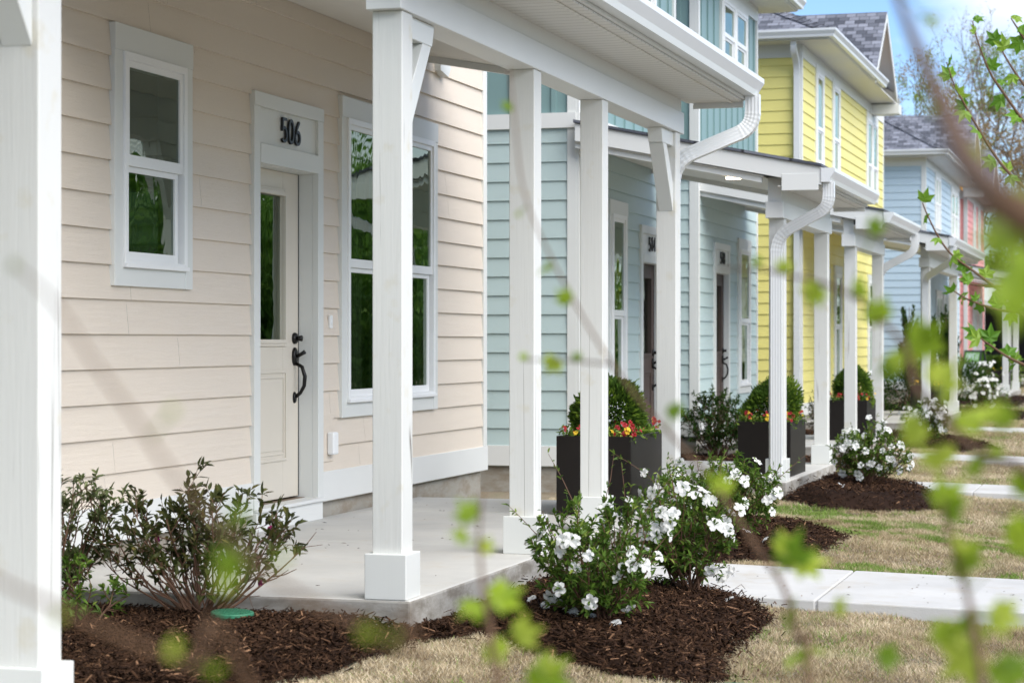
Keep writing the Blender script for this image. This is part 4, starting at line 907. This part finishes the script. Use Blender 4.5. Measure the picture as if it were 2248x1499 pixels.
# A-frame sign
S=empty('sign',(-4.74,62.3,-.27),'small a-frame sign with green OPEN header and white panel','sign',rz=math.radians(-38))
def board(side):
    s=1 if side else -1; P=lambda u,v,d:Vector((u,s*(.26-.22*v/1.15)+s*d,v))
    m=MB()
    for a,b,c,d in ((-.32,-.28,0,1.15),(.28,.32,0,1.15),(-.28,.28,.10,.15),(-.28,.28,1.10,1.15)):
        m.hexa([P(a,c,0),P(b,c,0),P(b,c,.03),P(a,c,.03),P(a,d,0),P(b,d,0),P(b,d,.03),P(a,d,.03)])
    m.build('sign_frame',M['signk'],S)
    g=MB(); g.hexa([P(-.28,.82,.008),P(.28,.82,.008),P(.28,.82,.02),P(-.28,.82,.02),P(-.28,1.1,.008),P(.28,1.1,.008),P(.28,1.1,.02),P(-.28,1.1,.02)]); g.build('header_panel',M['signg'],S)
    g=MB(); g.hexa([P(-.28,.15,.008),P(.28,.15,.008),P(.28,.15,.02),P(-.28,.15,.02),P(-.28,.818,.008),P(.28,.818,.008),P(.28,.818,.02),P(-.28,.818,.02)]); pn=g.build('sign_panel',M['signw'],S)
    N=(P(0,.5,1)-P(0,.5,0)).normalized(); U=Vector((1,0,0))*(-s); Z=(P(0,1,0)-P(0,0,0)).normalized()
    t=MB()
    for i,ch in enumerate('OPEN'): glyph(t,ch,P(0,.87,.0205)+U*(-.22+i*.115),U,Z,N,.19,.026,.003)
    t.build('lettering',M['signw'],S)
    l=MB(); l.leaf(P(0,.45,.026)-U*.12,Z+U*.3,N,.16,.11,.5,0,0); l.build('leaf_logo',M['signg'],S)
board(0); board(1)
# ------------------------------------------------------------------ trees
def tree(name,label,loc,Hh,spread,seed,leafm,nleaf,LL,levels=4,trunk_r=.16,group=None,crown_lo=.25,droop=.0):
    rng=random.Random(seed); R=empty(name,loc,label,'tree',group); t=MB(); tips=[]
    def grow(p,d,ln,r,lv):
        n=5; path=[p]; q=p.copy(); dd=d.copy()
        for i in range(n):
            dd=(dd+rv(rng)*.16+Vector((0,0,.05-droop))).normalized(); q=q+dd*ln/n; path.append(q.copy())
        t.tube(path,[r*(1-.5*i/n) for i in range(n+1)],7 if lv==0 else 5 if lv<2 else 4)
        if lv>=levels-1:
            for k in (2,3,4,5): tips.append((path[k],dd))
        if lv<levels:
            for b in range(rng.randint(3,4) if lv<3 else 3):
                u=rng.uniform(.45 if lv else max(crown_lo,.3),1); k=min(n-1,int(u*n)); pp=path[k].lerp(path[k+1],u*n-k)
                ang=rng.uniform(.4,.95)*spread; ax=dd.orthogonal().normalized(); ax=Matrix.Rotation(rng.uniform(0,6.28),3,dd)@ax; nd=(dd*math.cos(ang)+ax*math.sin(ang)).normalized()
                grow(pp,nd,ln*rng.uniform(.5,.72),r*.5*rng.uniform(.8,1.1),lv+1)
    grow(Vector((0,0,-.1)),Vector((rng.gauss(0,.06),rng.gauss(0,.06),1)).normalized(),Hh*.5,trunk_r,0)
    t.build('trunk',M['tbark'],R)
    if nleaf:
        l=MB()
        for i in range(nleaf):
            p,d=rng.choice(tips); q=p+rv(rng)*LL*2.2*rng.random(); l.leaf(q,rv(rng),rv(rng),LL*rng.uniform(.6,1.3),LL*.55,rng.random(),.1,.1)
        l.build('crown',M[leafm],R)
    return R
def ground_at(px,Y): 
    t=(px-1124)/FPX; k=Y/(CA+t*SA); return ((-SA+t*CA)*k,Y,-.35)
G='spring trees beyond the last house'
tree('spring_tree','nearly bare thin tree, left of the group beyond the pink house',ground_at(2022,104),18.2,.85,71,'tbrown',900,.10,5,.17,G)
tree('spring_tree','brown tasselled tree standing behind the blue house roof',ground_at(2085,98),15.9,.95,72,'tbrown',7500,.11,5,.2,G)
tree('spring_tree','tall lime leafed tree right of the brown tree',ground_at(2140,108),17.1,.95,73,'tleaf',8000,.115,5,.2,G)
tree('spring_tree','brown budding tree at the right edge of the group',ground_at(2205,96),16.2,.95,74,'tbrown',7500,.11,5,.19,G)
tree('spring_tree','lime leafed tree farthest right beyond the garage',ground_at(2250,104),16.5,.95,75,'tleaf',8000,.115,5,.2,G)
tree('spring_tree','low green tree above the garage roof',ground_at(2190,118),9.,1.1,76,'tgreen',6000,.22,4,.2,G)
tree('spring_tree','low green tree between garage and pink house',ground_at(2140,122),8.,1.1,77,'tgreen',5000,.22,4,.2,G)
tree('spring_tree','low lime tree at the far right over the garage roof',ground_at(2245,114),8.5,1.1,78,'tleaf',5000,.22,4,.2,G)
tree('spring_tree','small lime tree rising behind the yellow gable',ground_at(1990,112),10,1.,79,'tleaf',2500,.18,4,.15,G)
# trees across the road (outside the frame; seen in the window panes)
for i,(x,y,h) in enumerate(((13.5,26,6.5),(14,33,7),(13.5,40,6.5),(14.5,47,7.2),(13.8,54,7),(15,62,7.4),(16,72,8),(15,84,8))):
    T=empty('street_tree',(x,y,-.4),'leafy green tree across the road, outside the picture','tree','leafy trees across the road'); rr=random.Random(i); m=MB()
    m.tube([(0,0,-.1),(.1,0,h*.3),(0,.1,h*.7)],[.2,.16,.05],8); c=MB()
    for k in range(11):
        e=Vector((rr.gauss(0,1.9),rr.gauss(0,2.2),h*rr.uniform(.15,.75))); m.tube([(0,0,h*.25),e*.6,e],[.09,.06,.02],5)
        for q in range(900):
            d=rv(rr); p=e+d*rr.uniform(.9,2.4)*(.5+.5*rr.random()**.4)*1.15; c.leaf(p,rv(rr),rv(rr),rr.uniform(.2,.42),.2,rr.random(),.1,.1)
    m.build('trunk',M['tbark'],T); c.build('crown',M['tgreen'],T)
# far wood along the horizon
rng=random.Random(8); m=MB()
for i in range(9000):
    x=rng.uniform(-75,70); y=150+rng.uniform(0,12)+abs(x)*.1; h=rng.random()**.8*(7.5+2.5*math.sin(x*.23)+1.5*math.sin(x*.71)); m.leaf((x,y,h-.4),rv(rng),rv(rng),rng.uniform(.7,1.5),.8,rng.random())
tag(m.build('woodland',M['tleaf']),'distant strip of pale green woodland on the horizon','woodland',kind='stuff')
# ------------------------------------------------------------------ foreground saplings
def star_leaf(mb,p,d,up,L,rng):
    d=Vector(d).normalized(); x=d.cross(Vector(up))
    if x.length<1e-4: x=d.orthogonal()
    x.normalize(); n=x.cross(d).normalized(); p=Vector(p); b=p+d*L*.30; sh=rng.random()
    pts=[]; angs=[-105,-52,0,52,105]; rad=[.55,.85,1.,.85,.55]; ring_=[]
    for i,(a,r) in enumerate(zip(angs,rad)):
        if i: 
            am=math.radians((angs[i-1]+a)/2); ring_.append((am,.36,.04))
        ring_.append((math.radians(a),r*.72,-.10))
    ring_=[(math.radians(-150),.22,0)]+ring_+[(math.radians(150),.22,0)]
    P=[b+(d*math.cos(a)+x*math.sin(a))*L*r+n*L*(z+rng.uniform(-.03,.03)) for a,r,z in ring_]
    for i in range(len(P)-1): mb.face([b,P[i],P[i+1]],sh)
    mb.face([b,P[-1],P[0]],sh)
    mb.tube([p,b],[.0009,.0007],3,sh)
def sprig(R,poly,r0,r1,leaves,L,lm,seed,root=None,auto=0,frac=.55):
    rng=random.Random(seed); base=[at(*q) for q in poly]
    if root is not None: base=base+[base[-1].lerp(Vector(root),.5)+Vector((0,0,.08)),Vector(root)]
    path=[]; n=len(base)
    for i in range(n-1):
        p0=base[max(0,i-1)];p1=base[i];p2=base[i+1];p3=base[min(n-1,i+2)]
        for j in range(5):
            t=j/5; path.append(.5*((2*p1)+(p2-p0)*t+(2*p0-5*p1+4*p2-p3)*t*t+(3*p1-p0-3*p2+p3)*t**3))
    path.append(base[-1]); N=len(path)
    m=MB(); m.tube(path,[r0+(r1-r0)*i/(N-1) for i in range(N)],8); b=m.build('branch',M['bark'],R,True)
    l=MB(); 
    for q in leaves:
        c=at(*q[:3]); sz=q[3] if len(q)>3 else L
        near=min(path,key=lambda w:(w-c).length); d=(c-near); 
        if d.length<1e-3: d=rv(rng)
        d=(d.normalized()+Vector((0,0,.3))+rv(rng)*.5); l.tube([near,c],[.001,.0008],3,.2); star_leaf(l,c-d.normalized()*sz*.35,d,Vector((0,-1,.4))+rv(rng)*.7,sz,rng)
        if rng.random()<.5: star_leaf(l,c,d+rv(rng),Vector((0,-1,.2))+rv(rng)*.7,sz*.6,rng)
    k=int((N-1)*(frac if root is not None else 1))
    for i in range(auto):
        p=path[min(k,max(0,int(k*(i+.3)/max(1,auto))))]; 
        for w in range(rng.choice((1,1,2))): 
            d=(Vector((-.3,0,.1))+rv(rng)*.9).normalized(); star_leaf(l,p,d,Vector((0,-1,.4))+rv(rng)*.6,L*rng.uniform(.6,1.1),rng)
    if l.f: l.build('leaves',M[lm],b)
A1=empty('sweetgum_sapling',(.15,8.15,-.38),'young sweetgum sapling whose sharp leafy twigs enter from the right edge','sapling')
loc0=Vector(A1.location)
def at_local(R):
    global at_off
D=8.0
class _Off: pass
def with_parent(R):
    # parts are built in place-coordinates, so undo the parent's own offset
    for c in R.children: c.location=-Vector(R.location)
m=MB(); m.tube([(.15,8.15,-.4),(.12,8.13,.6),(.16,8.1,1.5),(.12,8.0,2.6),(.1,7.9,3.3)],[.03,.026,.02,.012,.004],8); m.build('trunk',M['bark'],A1,True)
for i,(P,n) in enumerate((([(2025,445),(2035,470),(2060,520),(2090,560),(2130,590),(2170,620),(2210,652),(2252,700),(2330,760)],8),
  ([(2093,638),(2120,655),(2155,669),(2194,681),(2248,687),(2330,700)],7),([(2145,735),(2160,748),(2180,762),(2215,785),(2252,802),(2330,835)],7),
  ([(2135,47),(2145,87),(2172,157),(2202,203),(2252,272),(2330,360)],8),([(2078,137),(2095,187),(2118,230),(2152,290),(2198,360),(2250,412),(2330,480)],8),
  ([(2193,93),(2208,127),(2250,190),(2330,290)],5),([(2219,40),(2232,60),(2252,90),(2330,180)],4),([(2105,617),(2140,625),(2180,628)],1))):
    sprig(A1,[(x,y,D) for x,y in P],.0022,.0085,[],.075,'star',200+i,auto=n,frac=.74,root=(.14,8.12,at(P[-1][0],P[-1][1],D).z-.22))
with_parent(A1)
A2=empty('budding_sapling',(.36,1.25,-.38),'nearest out of focus sapling with a thick brown branch at top right','sapling')
m=MB(); m.tube([(.36,1.25,-.4),(.34,1.22,.3),(.30,1.2,.9),(.26,1.18,1.3)],[.022,.02,.016,.01],8); m.build('trunk',M['bark'],A2,True)
sprig(A2,[(1955,-40,1.6),(1985,35,1.5),(2015,110,1.4),(2050,190,1.28),(2090,280,1.15),(2130,370,1.02),(2195,440,.92),(2300,500,.86)],0.0022,.0115,[(2035,42,1.6,.02),(2195,500,1.12,.045),(2225,470,1.1,.05),(2130,330,1.3,.02),(2240,620,1.1,.05),(2060,230,1.45,.018)],.04,'young',301,root=(.28,1.18,.85))
sprig(A2,[(1575,592,2.3),(1660,590,2.25),(1720,602,2.2),(1800,620,2.1),(1880,655,2.0),(1935,705,1.95),(1990,765,1.9),(2010,850,1.85),(2060,900,1.8),(2110,960,1.75),(2180,1010,1.7),(2300,1080,1.6)],.0011,.004,
  [(1660,578,2.25,.02),(1720,588,2.2,.022),(1792,640,2.1,.032),(1885,640,2.0,.032),(1930,690,1.95,.035),(1985,775,1.9,.04),(2020,750,1.88,.045),(1960,800,1.9,.03),(2010,940,1.85,.04),(2075,850,1.8,.05),(2130,925,1.76,.05),(2060,1000,1.8,.04),(2160,1010,1.72,.045),(2200,920,1.7,.03),(1920,500,2.0,.025)],.04,'young',302,root=(.3,1.2,.5))
sprig(A2,[(2070,1100,1.8),(2078,1150,1.8),(2095,1216,1.78),(2122,1300,1.75),(2142,1400,1.72),(2160,1520,1.7)],.0012,.0042,[(2075,1095,1.8,.04),(2085,1120,1.8,.03),(2112,1240,1.77,.045),(2105,1205,1.77,.03),(2130,1375,1.74,.045),(2125,1440,1.73,.05),(2195,1350,1.74,.035),(2205,1480,1.7,.045),(2075,1390,1.76,.03),(2245,1185,1.7,.045),(2240,1070,1.7,.03)],.042,'young',303,root=(.05,1.4,-.3))
with_parent(A2)
A3=empty('leafing_shrub',(-.30,1.75,-.38),'blurred budding stems in front of the lawn and mulch','shrub')
rt=(-.32,1.75,-.33)
sprig(A3,[(1058,1075,2.0),(1052,1180,2.0),(1062,1300,1.98),(1080,1400,1.95),(1100,1520,1.92)],.0012,.004,[(1030,1128,2.0,.03),(1018,1182,2.0,.028),(1062,1200,2.0,.022),(1100,1310,1.98,.042),(1065,1345,1.98,.026),(1040,1330,1.97,.03),(1145,1390,1.95,.036),(1085,1420,1.95,.03),(1200,1490,1.9,.045),(1165,1495,1.9,.03)],.04,'young',304,root=rt)
sprig(A3,[(1118,150,2.6),(1128,240,2.55),(1150,420,2.5),(1212,570,2.45),(1285,705,2.4),(1345,800,2.35),(1410,885,2.3),(1500,985,2.25),(1580,1080,2.2),(1660,1200,2.15),(1720,1290,2.1),(1750,1400,2.05),(1775,1520,2.0)],.0008,.0034,[(1140,465,2.5,.016),(1118,235,2.55,.02),(1195,590,2.45,.02),(1242,655,2.42,.026),(1478,905,2.27,.026),(1585,1072,2.2,.03),(1735,1222,2.12,.05),(1765,1235,2.12,.045),(1735,1340,2.08,.045),(1760,1435,2.03,.045),(1840,1335,2.05,.026),(1560,1050,2.2,.018),(1945,1440,2.0,.03)],.04,'young',305,root=rt)
sprig(A3,[(1150,790,2.5),(1215,790,2.45),(1290,795,2.4),(1345,800,2.35)],.0008,.0016,[(1150,785,2.5,.014),(1215,795,2.45,.03),(1265,785,2.42,.016)],.03,'young',306)
sprig(A3,[(25,575,1.25),(120,665,1.2),(200,785,1.17),(290,910,1.14),(380,1040,1.12),(470,1140,1.1),(560,1240,1.1),(690,1325,1.1),(800,1372,1.1),(880,1440,1.12),(950,1530,1.15)],.0008,.0021,[(30,580,1.25,.008),(375,905,1.13,.008),(510,1225,1.1,.022),(495,1262,1.1,.022),(525,1130,1.1,.012),(800,1382,1.1,.014),(860,1400,1.1,.010),(620,1225,1.1,.010)],.02,'young',307,root=rt)
sprig(A3,[(-60,1235,1.1),(0,1275,1.1),(130,1335,1.1),(300,1412,1.12),(430,1462,1.14),(560,1530,1.18)],.0012,.0026,[(375,1425,1.12,.014),(130,1345,1.1,.010),(470,1470,1.13,.012)],.02,'young',308,root=rt)
with_parent(A3)
# ------------------------------------------------------------------ light
SUN_EL,SUN_AZ=44.,118.   # azimuth clockwise from +Y (north): light comes from the street side, slightly from behind
w=bpy.data.worlds.new("World"); sc.world=w; w.use_nodes=True; nt=w.node_tree; nt.nodes.clear()
def wn(t): return nt.nodes.new(t)
out=wn('ShaderNodeOutputWorld'); bg=wn('ShaderNodeBackground'); sky=wn('ShaderNodeTexSky'); sky.sky_type='NISHITA'; sky.sun_disc=False
sky.sun_elevation=math.radians(SUN_EL); sky.sun_rotation=math.radians(SUN_AZ); sky.air_density=1.0; sky.dust_density=.15; sky.ozone_density=4.0
tc=wn('ShaderNodeTexCoord'); mp=wn('ShaderNodeMapping'); mp.inputs['Scale'].default_value=(1,1,2.6); nz=wn('ShaderNodeTexNoise'); nz.inputs['Scale'].default_value=3.4; nz.inputs['Detail'].default_value=7; nz.inputs['Roughness'].default_value=.52
rp=wn('ShaderNodeValToRGB'); rp.color_ramp.elements[0].position=.47; rp.color_ramp.elements[1].position=.66
mx=wn('ShaderNodeMix'); mx.data_type='RGBA'; mx.inputs[7].default_value=(7.0,7.1,7.3,1)
nt.links.new(tc.outputs['Generated'],mp.inputs[0]); nt.links.new(mp.outputs[0],nz.inputs['Vector']); nt.links.new(nz.outputs[0],rp.inputs[0]); nt.links.new(rp.outputs[0],mx.inputs[0]); tn=wn('ShaderNodeMix'); tn.data_type='RGBA'; tn.blend_type='MULTIPLY'; tn.inputs[0].default_value=1; tn.inputs[7].default_value=(.82,.90,1.06,1); nt.links.new(sky.outputs[0],tn.inputs[6]); nt.links.new(tn.outputs[2],mx.inputs[6]); nt.links.new(mx.outputs[2],bg.inputs[0]); bg.inputs[1].default_value=.09; nt.links.new(bg.outputs[0],out.inputs[0])
sl=bpy.data.lights.new('sun','SUN'); so=bpy.data.objects.new('sun',sl); COL.objects.link(so); sl.energy=2.6; sl.angle=math.radians(65); sl.color=(1,.945,.865)
el,az=math.radians(SUN_EL),math.radians(SUN_AZ); dv=Vector((math.sin(az)*math.cos(el),math.cos(az)*math.cos(el),math.sin(el))); so.rotation_euler=dv.to_track_quat('Z','Y').to_euler(); so.location=(6,-4,12)
sc.view_settings.view_transform='Standard'; sc.view_settings.look='None'; sc.view_settings.exposure=1.12; sc.view_settings.gamma=1
sc.cycles.use_denoising=True; sc.cycles.max_bounces=8; sc.cycles.transparent_max_bounces=24; sc.cycles.sample_clamp_indirect=6
